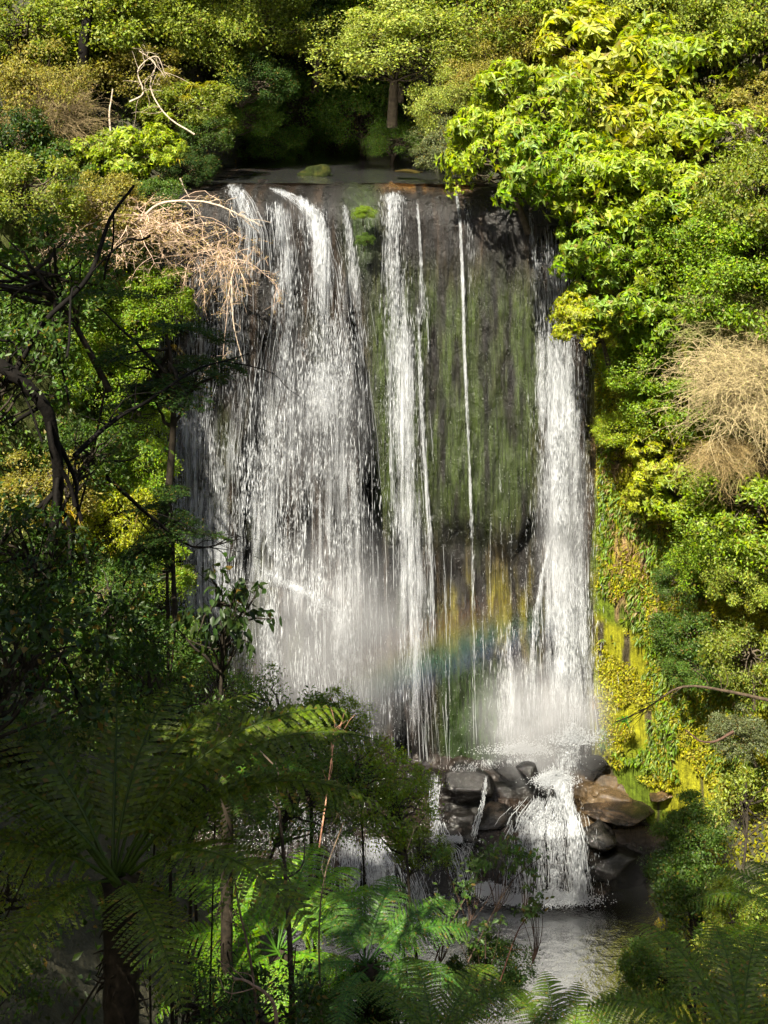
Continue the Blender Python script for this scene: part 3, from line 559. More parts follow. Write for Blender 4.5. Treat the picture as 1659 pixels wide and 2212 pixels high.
def crown_spray(seed, nb=15, per=20):
    """layered flat twigs of tiny leaves, as on a beech"""
    r = np.random.default_rng(seed); mb = MB(); tips = []
    for b in range(nb):
        a = r.uniform(0, 6.283); el = r.uniform(-.25, .55); ln = r.uniform(.6, 1.1); d = np.array([math.cos(a), math.sin(a), el * .5])
        z0 = r.uniform(-.55, .65); t = np.linspace(.12, 1, per); sp = np.array([0, 0, z0]) + d * ln * t[:, None] + np.array([0, 0, -.22]) * (t ** 2)[:, None]
        tips.append(sp[-1]); side = np.array([-math.sin(a), math.cos(a), 0.0])
        for sg in (-1, 1):
            L2 = .34 * np.sin(np.pi * np.clip(t * .95, 0, 1)) + .06; tw = unit(side * sg + d * .8 + r.normal(size=(per, 3)) * .12)
            k = 13; u = np.linspace(.05, 1, k); pts = sp[:, None] + tw[:, None] * (L2[:, None] * u)[..., None] + np.array([0, 0, -.05]) * (u ** 2)[None, :, None]
            pts = pts.reshape(-1, 3) + r.normal(size=(per * k, 3)) * .008; TW = np.repeat(tw, k, 0)
            for s2 in (-1, 1):
                D = unit(TW * .6 + s2 * np.cross(TW, [0, 0, 1.]) + r.normal(size=pts.shape) * .25); N = unit(np.array([0, 0, 1.]) + r.normal(size=pts.shape) * .3)
                V, F, q = leaves(pts, D, N, .040 * r.uniform(.7, 1.2, len(pts)), .024, .1); mb.add(V, F, np.repeat(r.random(len(pts)), q))
    return mb, np.array(tips) * .85
for q in range(2):
    mb, cs = crown_spray(360 + q); reg('spray', mb, cs, q, LEAF_DULL, base=(0, 0, -1.8), r0=.05)
def crown_sprig(seed):
    """open branch with few larger drooping leaves"""
    r = np.random.default_rng(seed); mb = MB(); cs, cd = clump_centres(26, 1.0, seed); ci = np.repeat(np.arange(len(cs)), 11); n = len(ci)
    pos = cs[ci] * r.uniform(.5, 1.05, (n, 1)) + r.normal(size=(n, 3)) * .05; D = unit(cd[ci] * .5 + r.normal(size=(n, 3)) * .5 + [0, 0, -.75]); N = unit(r.normal(size=(n, 3)) + [0, -.6, .5])
    V, F, q = leaves(pos, D, N, .17 * r.uniform(.6, 1.2, n), .085 * r.uniform(.7, 1.2, n), .12, True); mb.add(V, F, np.repeat(r.random(n), q)); return mb, cs
mb, cs = crown_sprig(380); reg('sprig', mb, cs, 5, LEAF, base=(0, .1, -2.2), r0=.035)
def twigs(seed, n, L, spread=1.0, droop=.5, r=.008, up=.4, m=7, kids=5):
    """dense fan of thin arching twigs"""
    g = np.random.default_rng(seed); mb = MB(); d = unit(g.normal(size=(n, 3)) * [1, .8, .8] * spread + [0, -.35, up]); s0 = g.normal(size=(n, 3)) * .12
    t = np.linspace(0, 1, m)[None, :, None]; ln = L * g.uniform(.3, 1.15, (n, 1, 1)); wob = g.normal(size=(n, 1, 3)) * .16
    p = s0[:, None] + d[:, None] * ln * t + np.array([0, 0, -droop]) * ln * t ** 2.2 + wob * np.sin(t * 4 + g.uniform(0, 6, (n, 1, 1))) * t * .6
    V, F = tubes(p, np.linspace(r, r * .3, m)[None] * g.uniform(.6, 1.3, (n, 1)), 4); mb.add(V, F)
    ci = np.repeat(np.arange(n), kids); k = len(ci); q = g.integers(2, m, k); b = p[ci, q]; dd = unit(p[ci, np.minimum(q + 1, m - 1)] - p[ci, q - 1] + g.normal(size=(k, 3)) * .55)
    t5 = np.linspace(0, 1, 5)[None, :, None]; l2 = L * g.uniform(.15, .42, (k, 1, 1)); p2 = b[:, None] + dd[:, None] * l2 * t5 + np.array([0, 0, -.35]) * l2 * t5 ** 2 + g.normal(size=(k, 1, 3)) * .1 * np.sin(t5 * 3) * l2
    V, F = tubes(p2, np.linspace(r * .5, r * .2, 5)[None], 3); mb.add(V, F)
    ci = np.repeat(np.arange(k), 3); b = p2[ci, g.integers(1, 5, len(ci))]; dd = unit(g.normal(size=(len(ci), 3)) + (p2[ci, -1] - p2[ci, 0]) * 3); l3 = L * g.uniform(.06, .16, (len(ci), 1, 1)); t3 = np.linspace(0, 1, 3)[None, :, None]
    p3 = b[:, None] + dd[:, None] * l3 * t3 + np.array([0, 0, -.2]) * l3 * t3 ** 2
    V, F = tubes(p3, np.linspace(r * .32, r * .15, 3)[None], 3); mb.add(V, F); return mb, p2
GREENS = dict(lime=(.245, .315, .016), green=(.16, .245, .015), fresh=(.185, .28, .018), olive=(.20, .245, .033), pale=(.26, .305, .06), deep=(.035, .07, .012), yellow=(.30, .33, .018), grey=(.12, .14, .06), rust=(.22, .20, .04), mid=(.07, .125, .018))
CAT = dict(airy='airy_shrub', open='open_shrub', broad='broadleaf_tree', fine='small_leaved_tree', mid='leafy_tree', spray='beech_tree', sprig='sapling')
cnt = 0
def plant(kind, dx, dy, Y, R, col, label, group, rot=None, name=None, cat='tree', squash=1.0, wz=None):
    """a crown centred on the given sight line at depth Y (None: just off the slope behind it)"""
    global cnt; cnt += 1
    if Y is None:
        Y = 41.0
        for _ in range(12):
            p = P(dx, dy, Y); h = hill(p[0], p[2]) if p[2] > 19.3 else face(p[0], p[2]); Y = .5 * Y + .5 * (float(h) - .5 * R)
    elif Y > 32 and wz is None:
        for _ in range(10):
            p = P(dx, dy, Y); h = float(hill(p[0], p[2]) if p[2] > 19.6 else face(p[0], p[2])); Y = Y if Y < h - .35 * R else .5 * Y + .5 * (h - .4 * R)
    c = P(dx, dy, Y) if wz is None else np.array(wz, float); var = CROWN[kind][cnt % len(CROWN[kind])]
    if rot is None: rot = (-.75 if c[0] > 2 else .75 if c[0] < -4 else 0) + ru(-.4, .4)
    base = c + np.array([-math.sin(rot) * .95, math.cos(rot) * .95, -1.25]) * R
    foot = base.copy(); near = Y < 32 or (wz is not None and wz[1] < 20)
    if near:
        if kind == 'spray': base = c + np.array([0, 0, -1.8]) * R
        elif kind == 'sprig': base = c + np.array([-math.sin(rot) * .1, math.cos(rot) * .1, -2.2]) * R
        foot = base + [ru(-.2, .2), ru(0, .4), 0]
        if dx < 360 and wz is None: foot = foot + [-2.6, -1.0, 0]
        if wz is not None: foot[0] = min(base[0], -.3 * max(base[1], 0) - 3.5); foot[1] = base[1] if base[1] > 3 else base[1] - 3
        foot[2] = min(base[2] - .05, float(ground(foot[0], foot[1])) - .15)
    t = thing(name or CAT[kind], foot, label, cat, group)
    if near:
        u = np.linspace(0, 1, 12)[:, None]; pth = (base - foot) * u + np.array([ru(-.12, .12), ru(-.1, .1), 0]) * np.sin(u * np.pi) * min(2, base[2] - foot[2]); pth[-1] += (c - base) * .05; r0 = dict(spray=.05, sprig=.035).get(kind, .075) * R * (.5 if dx < 360 and wz is None else 1)
        link('stem', MB().add(*tubes(pth[None], np.linspace(r0 * .5, r0 * .35, 12)[None], 7)).mesh('stem', BARK, True), t, color=(.022, .018, .012))
    base = foot
    c_ = np.array(col if not isinstance(col, str) else GREENS[col]) * ru(.88, 1.12)
    sc3 = (R, R, R) if near else (R * ru(.85, 1.2), R * ru(.85, 1.1), R * ru(.85, 1.15))
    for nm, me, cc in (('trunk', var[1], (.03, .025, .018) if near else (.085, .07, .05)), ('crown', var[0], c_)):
        o = link(nm, me, t, color=cc); o.location = (c - base).tolist(); o.rotation_euler = (0, 0, rot); o.scale = sc3
    return t

G1 = 'trees on the slope above the stream'
for r in [
 ('fine', 860, 110, 45.0, 1.8, 'pale', 'pale olive tree bulging over the dark gully, above the lip'),
 ('fine', 975, 245, 43.4, 1.2, 'pale', 'round pale olive bush hanging right above the end of the lip'),
 ('fine', 985, 330, 41.8, 1.05, 'grey', 'small greyish bush touching the bare lip beside the bright foliage'),
 ('fine', 1000, 60, 47.0, 2.2, 'olive', 'olive tree at the top edge, first one right of the pale gully tree'),
 ('fine', 1130, 120, 45.6, 1.7, 'rust', 'brownish olive tree between the pale gully tree and the lime foliage'),
 ('fine', 1190, 20, 48.0, 2.1, 'olive', 'dull olive tree cut off by the top edge, above the brownish one'),
 ('fine', 1350, 30, 47.0, 2.1, 'pale', 'pale yellowish tree at the top edge above the lime crown'),
 ('fine', 1500, 25, 46.0, 2.0, 'olive', 'olive tree at the top edge, second from the corner'),
 ('fine', 1630, 60, 45.0, 2.1, 'olive', 'olive tree filling the top corner on the sunny side'),
 ('mid', 880, 20, 48.0, 2.0, 'fresh', 'fresh green tree at the top edge over the gully mouth'),
 ('fine', 1060, 200, 43.6, 1.2, 'rust', 'rusty olive bush just above the lime foliage by the lip'),
 ('broad', 1300, 160, 43.5, 1.9, 'yellow', 'yellow-green broadleaf crown, topmost of the sunny mass'),
 ('broad', 1460, 190, 43.0, 1.9, 'lime', 'lime broadleaf crown at the upper outer end of the sunny mass'),
 ('broad', 1150, 260, 40.2, 1.5, 'lime', 'lime broadleaf crown under the rusty olive bush'),
 ('broad', 1330, 300, 41.6, 1.8, 'yellow', 'big yellow-lime crown in the centre of the sunny mass'),
 ('broad', 1475, 330, 41.0, 1.6, 'lime', 'lime crown beside the dark hollow on the sunny side'),
 ('broad', 1065, 345, 38.6, 1.25, 'lime', 'bright lime bush spilling over the lip end, nearest the thin white thread'),
 ('broad', 1185, 385, 37.3, 1.4, 'green', 'green crown drooping over the shaded rock beside the lip'),
 ('broad', 1310, 420, 37.2, 1.4, 'lime', 'lime crown above the top of the dense white column'),
 ('broad', 1450, 450, 38.6, 1.3, 'lime', 'lime crown below the dark hollow, upper outer edge of the lower mass'),
 ('broad', 1300, 545, 36.6, 1.15, 'green', 'deep green crown right beside the shaded top of the dense column'),
 ('broad', 1420, 580, 37.4, 1.3, 'lime', 'lime crown half way down the sunny mass'),
 ('broad', 1520, 500, 38.2, 1.1, 'green', 'green crown in front of the dark vertical hollow'),
 ('broad', 1340, 660, 36.4, 1.15, 'green', 'green crown above the bright branch that reaches over the column'),
 ('broad', 1262, 705, 36.0, .75, 'yellow', 'bright yellow-green branch tip reaching over the dense column'),
 ('broad', 1450, 720, 36.6, 1.15, 'fresh', 'fresh green crown above the straw-coloured shrub'),
 ('mid', 1385, 800, 36.8, 1.0, 'fresh', 'fresh green shrub under the overhanging branch tip'),
 ('mid', 1450, 870, 36.4, 1.1, 'green', 'green shrub wedged beside the straw-coloured shrub'),
 ('mid', 1345, 930, 37.4, .62, 'lime', 'lime shrub hugging the edge of the dense column'),
 ('broad', 1430, 1000, 36.6, .9, 'yellow', 'yellow-lime bush on top of the mossy wall'),
 ('broad', 1400, 1085, 36.9, .6, 'yellow', 'small yellow bush hanging on the upper mossy wall'),
 ('broad', 1490, 1080, 36.0, .9, 'lime', 'fresh green shrub below the straw-coloured shrub'),
 ('mid', 1590, 640, 36.6, 1.3, 'green', 'dark green bush at the frame side above the straw shrub'),
 ('fine', 1620, 560, 37.6, 1.4, 'fresh', 'fresh green tree at the frame side beside the dark vertical hollow'),
 ('mid', 1640, 430, 40.2, 1.2, 'olive', 'olive bush beside the bare pale twigs at the frame side'),
 ('fine', 1625, 250, 42.6, 1.3, 'rust', 'dull brown bush in the shade under the top corner tree'),
 ('mid', 1610, 1110, 34.5, 1.3, (.19, .27, .02), 'vivid green shrub under the straw shrub at the frame side'),
 ('fine', 1555, 1220, 35.6, .95, 'green', 'shaded green shrub beside the pale rock scar'),
 ('fine', 1625, 1250, 34.2, 1.1, 'olive', 'green shrub at the frame side above the pale rock scar'),
 ('mid', 1470, 1265, 36.3, .62, 'mid', 'dark ivy-like clump clinging to the mossy wall, upper one'),
 ('mid', 1490, 1365, 36.0, .68, 'mid', 'dark ivy-like clump clinging to the mossy wall, lower one'),
 ('fine', 1510, 1450, 35.4, .7, 'mid', 'deep green bush below the pale rock scar'),
 ('mid', 1620, 1430, 33.8, .9, 'olive', 'olive shrub at the frame side beneath the rock scar'),
 ('mid', 1600, 1590, 33.0, .6, 'grey', 'small grey-green shrub under the bare dangling branch'),
 ]: plant(*r[:4], r[4] * 1.28, *r[5:], G1 if r[2] < 480 else 'bushes on the sunny bank')
G2 = 'trees on the shaded bank'
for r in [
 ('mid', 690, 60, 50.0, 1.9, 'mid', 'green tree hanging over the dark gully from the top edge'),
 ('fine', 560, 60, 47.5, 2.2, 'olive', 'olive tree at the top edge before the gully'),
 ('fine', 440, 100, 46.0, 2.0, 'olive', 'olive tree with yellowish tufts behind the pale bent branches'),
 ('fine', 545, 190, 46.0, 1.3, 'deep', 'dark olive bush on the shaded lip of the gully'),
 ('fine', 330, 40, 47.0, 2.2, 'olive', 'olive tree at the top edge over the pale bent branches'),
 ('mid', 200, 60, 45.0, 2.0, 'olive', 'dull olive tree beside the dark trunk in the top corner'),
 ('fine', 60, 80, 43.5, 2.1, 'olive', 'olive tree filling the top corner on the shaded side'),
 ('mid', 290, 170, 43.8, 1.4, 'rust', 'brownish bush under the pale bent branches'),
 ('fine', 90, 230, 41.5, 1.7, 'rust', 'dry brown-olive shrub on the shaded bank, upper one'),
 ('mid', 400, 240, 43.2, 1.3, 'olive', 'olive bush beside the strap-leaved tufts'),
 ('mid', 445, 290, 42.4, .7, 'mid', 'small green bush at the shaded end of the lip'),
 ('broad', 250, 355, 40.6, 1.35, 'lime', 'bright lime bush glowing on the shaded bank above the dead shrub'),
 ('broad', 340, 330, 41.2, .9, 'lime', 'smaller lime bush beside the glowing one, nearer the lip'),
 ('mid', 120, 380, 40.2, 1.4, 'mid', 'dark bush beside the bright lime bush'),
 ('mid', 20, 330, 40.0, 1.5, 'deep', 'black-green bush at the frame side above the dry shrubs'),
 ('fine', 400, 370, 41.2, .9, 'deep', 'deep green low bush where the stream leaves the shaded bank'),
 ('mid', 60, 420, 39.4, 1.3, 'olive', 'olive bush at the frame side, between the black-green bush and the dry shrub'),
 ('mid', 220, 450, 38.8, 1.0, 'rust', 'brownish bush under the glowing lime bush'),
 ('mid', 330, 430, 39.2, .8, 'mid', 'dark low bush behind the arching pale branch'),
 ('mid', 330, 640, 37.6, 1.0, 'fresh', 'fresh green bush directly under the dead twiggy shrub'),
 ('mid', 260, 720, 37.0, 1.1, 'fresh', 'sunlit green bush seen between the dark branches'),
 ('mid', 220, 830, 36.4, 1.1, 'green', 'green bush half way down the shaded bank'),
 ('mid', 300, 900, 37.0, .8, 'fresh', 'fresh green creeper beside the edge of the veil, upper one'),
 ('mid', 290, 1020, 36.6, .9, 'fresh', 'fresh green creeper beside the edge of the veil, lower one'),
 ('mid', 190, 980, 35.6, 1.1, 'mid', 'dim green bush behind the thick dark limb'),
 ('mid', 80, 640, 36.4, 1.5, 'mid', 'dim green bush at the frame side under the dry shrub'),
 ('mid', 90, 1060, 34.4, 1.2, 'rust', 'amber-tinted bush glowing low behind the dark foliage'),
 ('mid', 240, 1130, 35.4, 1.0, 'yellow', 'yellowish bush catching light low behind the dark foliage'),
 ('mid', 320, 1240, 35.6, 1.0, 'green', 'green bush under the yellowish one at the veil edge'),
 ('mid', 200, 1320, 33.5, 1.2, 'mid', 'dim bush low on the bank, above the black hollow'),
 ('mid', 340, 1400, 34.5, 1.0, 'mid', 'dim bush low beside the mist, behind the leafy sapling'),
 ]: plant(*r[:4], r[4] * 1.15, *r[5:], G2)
for r in [   # in the shade of the gully and over it
 ('fine', 785, 462, 39.4, .34, 'green', 'small green moss clump clinging to the face beside the middle stream'),
 ('fine', 790, 520, 39.4, .26, 'mid', 'smaller moss clump under the one beside the middle stream'),
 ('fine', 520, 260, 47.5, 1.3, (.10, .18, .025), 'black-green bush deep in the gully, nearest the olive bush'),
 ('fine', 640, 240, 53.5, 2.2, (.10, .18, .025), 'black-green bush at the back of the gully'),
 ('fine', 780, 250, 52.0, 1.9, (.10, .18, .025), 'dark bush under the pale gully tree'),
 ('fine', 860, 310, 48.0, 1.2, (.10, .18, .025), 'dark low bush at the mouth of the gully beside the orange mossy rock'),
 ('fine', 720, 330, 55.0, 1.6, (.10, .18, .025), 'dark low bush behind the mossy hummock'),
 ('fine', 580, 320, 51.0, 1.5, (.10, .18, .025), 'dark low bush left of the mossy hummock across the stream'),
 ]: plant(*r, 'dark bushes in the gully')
for i, (x, y, z, R) in enumerate([(-6.5, 46, 29, 3.4), (-2.2, 46.5, 30, 3.4), (-4, 42.5, 31, 2.6), (1.6, 49, 31, 3.2), (-7, 50, 32, 3.5)]):  # unseen crowns added above the frame to shade the gully
    plant('fine', 0, 0, 46, R, 'olive', 'unseen shade tree arching over the gully beyond the top edge', 'unseen shade trees over the gully', wz=(x, y, z))

# ------------------------------------------------------------------ dead and straw-coloured shrubs
def twig_shrub(name, dx, dy, Y, s, seed, n, col, label, rotx=0, rotz=0, leafc=None, nl=500, **kw):
    mb, tips = twigs(seed, n, 1.0, **kw); t = thing(name, P(dx, dy, Y), label, 'shrub', 'dry shrubs')
    o = link('twigs', mb.mesh('twigs', BARK), t, color=col); o.scale = s; o.rotation_euler = (rotx, 0, rotz)
    if leafc is not None:
        g = np.random.default_rng(seed); i = g.integers(0, len(tips), nl); j = g.integers(2, 5, nl); B = tips[i, j] + g.normal(size=(nl, 3)) * .02; lf = MB()
        V, F, q = leaves(B, rdir(nl), rdir(nl), .028, .012); lf.add(V, F, np.repeat(g.random(nl), q)); o2 = link('leaves', lf.mesh('leaves', LEAF_DULL), t, color=leafc); o2.scale = s; o2.rotation_euler = (rotx, 0, rotz)
    return t
PINK = (.60, .45, .34); STRAW = (.42, .35, .19)
twig_shrub('dead_shrub', 330, 490, 37.0, (3.3, 1.6, 1.8), 401, 44, PINK, 'pinkish dead twiggy shrub arching over the shaded edge of the falls', rotz=.1, leafc=(.36, .27, .14), nl=5200, spread=.75, droop=.6, r=.0055, up=.45, kids=6)
twig_shrub('dead_shrub', 480, 560, 37.4, (1.8, 1.2, 1.6), 402, 30, PINK, 'tangle of pale drooping dead branches in front of the veil', leafc=(.38, .28, .13), nl=2400, spread=.9, droop=.7, r=.007, up=.4, kids=6)
twig_shrub('dry_shrub', 70, 480, 36.8, (2.1, 1.4, 1.1), 403, 420, (.42, .31, .2), 'dry pinkish brown shrub at the frame side on the shaded bank', leafc=(.33, .25, .13), nl=3000, droop=.15, r=.006, kids=5)
twig_shrub('dry_shrub', 110, 260, 40.6, (1.9, 1.2, 1.3), 404, 300, (.22, .17, .09), 'dull brown wiry shrub under the top corner of the shaded bank', leafc=(.14, .13, .04), nl=3000, droop=.2, r=.006, kids=5)
twig_shrub('straw_shrub', 1650, 825, 34.0, (2.3, 1.3, 1.7), 405, 800, STRAW, 'big straw-coloured wiry shrub at the frame side above the mossy wall', leafc=(.34, .33, .13), nl=9000, droop=.2, r=.006, kids=6)
twig_shrub('straw_shrub', 1600, 690, 34.8, (1.6, 1.0, 1.3), 406, 360, (.30, .30, .12), 'greenish straw shrub on top of the big straw-coloured one', leafc=(.24, .27, .07), nl=4000, droop=.2, r=.006, kids=5)
twig_shrub('straw_shrub', 1560, 980, 34.2, (1.2, .9, .8), 407, 300, (.34, .26, .12), 'brownish straw shrub under the big straw-coloured one', leafc=(.26, .2, .06), nl=2500, droop=.5, r=.006, kids=5)
twig_shrub('bare_shrub', 1610, 275, 40.5, (.9, .6, .7), 408, 30, (.42, .36, .3), 'bare pale twigs in the dark hollow at the frame side', droop=.3, r=.008, kids=5)

def branch(name, pts, r0, r1, col, label, cat='branch', group=None, side=0, seed=0, parent=None, sl=.5):
    p = smooth_path([P(*q) if len(q) == 3 else q for q in pts], 28); g = np.random.default_rng(seed)
    p = p + np.cumsum(g.normal(size=p.shape) * r0 * .10, 0); mb = MB(); V, F = tubes(p[None], np.linspace(r0, r1, 28)[None], 7); mb.add(V, F)
    if side:
        i = g.integers(6, 27, side); d = unit(unit(np.gradient(p, axis=0))[i] + g.normal(size=(side, 3)) * .7); t = np.linspace(0, 1, 8)[None, :, None]; ln = sl * g.uniform(.4, 1.2, (side, 1, 1))
        q = p[i][:, None] + d[:, None] * ln * t + np.array([0, 0, -.2]) * ln * t ** 2 + g.normal(size=(side, 1, 3)) * .1 * np.sin(t * 5) * ln
        V, F = tubes(q, np.linspace(.4 * (r0 + r1) / 2, r1 * .4, 8)[None], 5); mb.add(V, F)
    o0 = P(*pts[0]); mb.V = [v - o0 for v in mb.V]
    o = link(name, mb.mesh(name, BARK, True), parent, color=col)
    if parent is None:
        o['label'] = label; o['category'] = cat; o.location = o0.tolist()
        if group: o['group'] = group
    return o
DK = (.035, .028, .02); PALE = (.42, .35, .27); RED = (.22, .12, .07)
BR = 'bare branches'
branch('bare_branch', [(1659, 1512, 31), (1560, 1490, 31.2), (1470, 1485, 31.5), (1400, 1530, 31.6), (1330, 1560, 31.8)], .045, .006, (.06, .045, .03), 'thin dark branch reaching over the bright moss from the frame side', group=BR, side=16, seed=3, sl=1.0)
branch('bare_branch', [(1585, 1580, 32), (1545, 1600, 32), (1510, 1598, 32), (1480, 1575, 32.1)], .035, .015, (.09, .055, .04), 'short reddish curved branch under the thin dark one', group=BR, seed=4)
branch('pale_branch', [(240, 300, 41), (238, 250, 41.2), (246, 190, 41.4)], .04, .02, PALE, 'pale upright stem behind the lime bush', group=BR, seed=5)
branch('pale_branch', [(420, 290, 41), (360, 250, 41.2), (325, 190, 41.4), (335, 140, 41.5), (300, 110, 41.6)], .03, .01, PALE, 'long pale bent branch in front of the olive trees', group=BR, side=12, seed=6, sl=.9)
branch('pale_branch', [(280, 220, 41), (310, 200, 41), (300, 150, 41), (340, 120, 41), (360, 160, 41)], .035, .01, PALE, 'looping pale twig beside the long bent branch', group=BR, side=14, seed=7, sl=.8)
branch('pale_branch', [(390, 385, 40), (400, 410, 40), (438, 470, 40)], .03, .01, PALE, 'short pale stick hanging at the shaded end of the lip', group=BR, seed=8)
branch('pale_branch', [(260, 545, 37), (330, 450, 37), (420, 435, 36.8), (500, 455, 36.6), (560, 500, 36.5)], .05, .012, PALE, 'long pale arching branch on top of the dead twiggy shrub', group=BR, side=16, seed=9, sl=.8)
branch('pale_branch', [(500, 600, 36.6), (505, 700, 36.4), (525, 780, 36.3)], .02, .006, PALE, 'pale twig hanging straight down in front of the veil', group=BR, side=6, seed=10, sl=.4)

# ------------------------------------------------------------------ tree ferns
def frond_mesh(seed, a0, a1, pairs=27, width=.20, nt=11):
    r = np.random.default_rng(seed); t = np.linspace(0, 1, 40); ang = a0 + (a1 - a0) * t ** 1.25; ds = 1 / 39
    x = np.concatenate([[0], np.cumsum(np.cos(ang[:-1]) * ds)]); z = np.concatenate([[0], np.cumsum(np.sin(ang[:-1]) * ds)]); y = .04 * np.sin(t * 3 + seed)
    C = np.stack([x, y, z], -1); mb = MB(); V, F = tubes(C[None], np.linspace(.0085, .0015, 40)[None], 5); mb.add(V, F, .99)
    T = unit(np.gradient(C, axis=0)); N = unit(np.stack([-T[:, 2], 0 * t, T[:, 0]], -1))
    tp = np.linspace(.17, .985, pairs); wl = width * np.sin(np.pi * np.clip(tp ** .85 * .93 + .06, 0, 1)) ** .75 + .006
    ip = lambda A: np.stack([np.interp(tp, t, A[:, q]) for q in range(3)], -1)
    B, TT, NN = ip(C), unit(ip(T)), unit(ip(N))
    for sg in (-1, 1):
        S = unit(np.cross(TT, NN)) * sg; D = unit(S + TT * .38 + r.normal(size=S.shape) * .05); ln = wl * r.uniform(.9, 1.08, pairs)
        u = np.linspace(.04, 1, nt); pin = B[:, None] + D[:, None] * (ln[:, None] * u)[..., None] - NN[:, None] * (ln[:, None] * .28 * u ** 2)[..., None]
        V, F = tubes(pin[:, ::2], np.linspace(.002, .0006, pin[:, ::2].shape[1])[None], 3); mb.add(V, F, .95)
        tang = unit(np.gradient(pin, axis=1)); pn = pin.reshape(-1, 3); tg = tang.reshape(-1, 3); nn = np.repeat(NN, nt, 0)
        pl = np.minimum(.0165, ln[:, None] * .2) * (1 - u[None] * .7); pl = pl.ravel() + .002; pw = np.repeat(ln / nt * 1.7, nt)
        for s2 in (-1, 1):
            d2 = unit(s2 * np.cross(tg, nn) + tg * .45 - nn * .15); V, F, q = leaves(pn, d2, nn + r.normal(size=nn.shape) * .12, pl * r.uniform(.85, 1.1, len(pl)), pw, .06)
            mb.add(V, F, np.repeat(np.repeat(r.random(pairs), nt) * .7 + r.random(len(pn)) * .2, q))
    return mb.mesh('frond', LEAF)
FROND = [frond_mesh(1, 1.05, -.35), frond_mesh(2, .75, -.75), frond_mesh(3, .45, -.95), frond_mesh(4, .2, -.7)]
def fern(name, c, L, fr, col, label, trunk=None, rad=.14, group='tree ferns on the near slope', stipe=None):
    """fr rows: azimuth (deg; 0 right, 90 away, 180 left, 270 towards the viewer), variant, pitch, length factor"""
    c = np.array(c, float); gz = float(ground(c[0], c[1])) if trunk is None else c[2] - trunk; base = np.array([c[0], c[1], min(gz, c[2] - .3)])
    t = thing(name, base, label, 'fern', group); h = c[2] - base[2]
    k = 40; zz_ = np.linspace(-.2, h, k); th = np.arange(14) / 14 * 2 * np.pi; Zt, Th = np.meshgrid(zz_, th, indexing='ij')
    rr = rad * (1 + .25 * noise(Th * 2.2 + 3, Zt * 9, 0, 5) + .35 * sst(h - .5, h, Zt) - .1) ; rr[-1] *= .2
    V = np.stack([np.cos(Th) * rr, np.sin(Th) * rr, Zt], -1).reshape(-1, 3); i = np.arange(k * 14).reshape(k, 14); nx = np.roll(i, -1, 1)
    mb = MB(); mb.add(V, np.stack([i[:-1], nx[:-1], nx[1:], i[1:]], -1).reshape(-1, 4))
    n = 160; a = ru(0, 6.283, n); z0 = ru(.1, h, n); b = np.stack([np.cos(a) * rad, np.sin(a) * rad, z0], -1); o_ = np.stack([np.cos(a), np.sin(a), 0 * a], -1); tt = np.linspace(0, 1, 4)[None, :, None]
    p = b[:, None] + o_[:, None] * .09 * tt + np.array([0, 0, 1.]) * ru(-.22, .06, n)[:, None, None] * tt ** 1.5; Vv, Ff = tubes(p, np.linspace(.014, .004, 4)[None], 3); mb.add(Vv, Ff)
    link('trunk', mb.mesh('trunk', BARK), t, color=(.025, .02, .014))
    for az, v, pitch, lf in fr:
        o = link('frond', FROND[v], t, color=np.array(col) * ru(.85, 1.15)); o.location = (0, 0, h - .05); o.rotation_euler = (ru(-.15, .15), -R_(pitch), R_(az)); s = L * lf; o.scale = (s, s, s)
    return t
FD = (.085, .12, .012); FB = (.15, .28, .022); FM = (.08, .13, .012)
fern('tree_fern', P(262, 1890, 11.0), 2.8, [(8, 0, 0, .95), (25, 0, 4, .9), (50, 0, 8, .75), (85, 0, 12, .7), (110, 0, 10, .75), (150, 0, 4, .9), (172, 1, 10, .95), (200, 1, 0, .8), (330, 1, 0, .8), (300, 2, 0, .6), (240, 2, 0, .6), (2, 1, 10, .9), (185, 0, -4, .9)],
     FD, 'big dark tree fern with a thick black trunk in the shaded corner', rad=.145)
fern('tree_fern', P(610, 2050, 18.0), 2.25, [(80, 1, 14, .9), (100, 1, 10, .8), (55, 1, 8, .85), (20, 1, 6, .95), (-8, 1, 0, .95), (-35, 2, 0, .8), (160, 1, 10, .95), (185, 2, 5, .95), (205, 2, -5, .9), (130, 1, 12, .9), (230, 2, -8, .8), (275, 2, -10, .6), (320, 2, -6, .75)],
     FB, 'bright green sunlit tree fern in the middle of the foreground', rad=.10)
fern('tree_fern', P(800, 2080, 17.0), 2.0, [(10, 1, 8, .8), (35, 1, 10, .8), (80, 1, 12, .8), (150, 1, 8, .7), (340, 2, 0, .9), (310, 2, -5, .8), (200, 2, 0, .7), (250, 2, -8, .7), (120, 1, 10, .7)],
     (.065, .14, .022), 'blue-green tree fern beside the sunlit one, nearer the pool', rad=.10)
fern('tree_fern', P(1250, 2390, 15.0), 1.8, [(100, 0, 10, .9), (130, 0, 6, .9), (60, 0, 6, .9), (160, 1, 4, .9), (25, 1, 6, .85), (190, 2, 0, .8), (350, 2, 0, .8), (85, 0, 14, .8)],
     FM, 'tree fern rising from the bottom edge under the brown shallows', rad=.10)
fern('tree_fern', P(1620, 2330, 12.5), 1.8, [(100, 0, 10, .9), (130, 0, 6, 1), (160, 1, 6, 1), (185, 1, 4, 1), (70, 0, 8, .9), (205, 2, 0, .9), (40, 1, 4, .8), (230, 2, -5, .8)],
     FM, 'tree fern in the bottom corner on the sunny side', rad=.11)
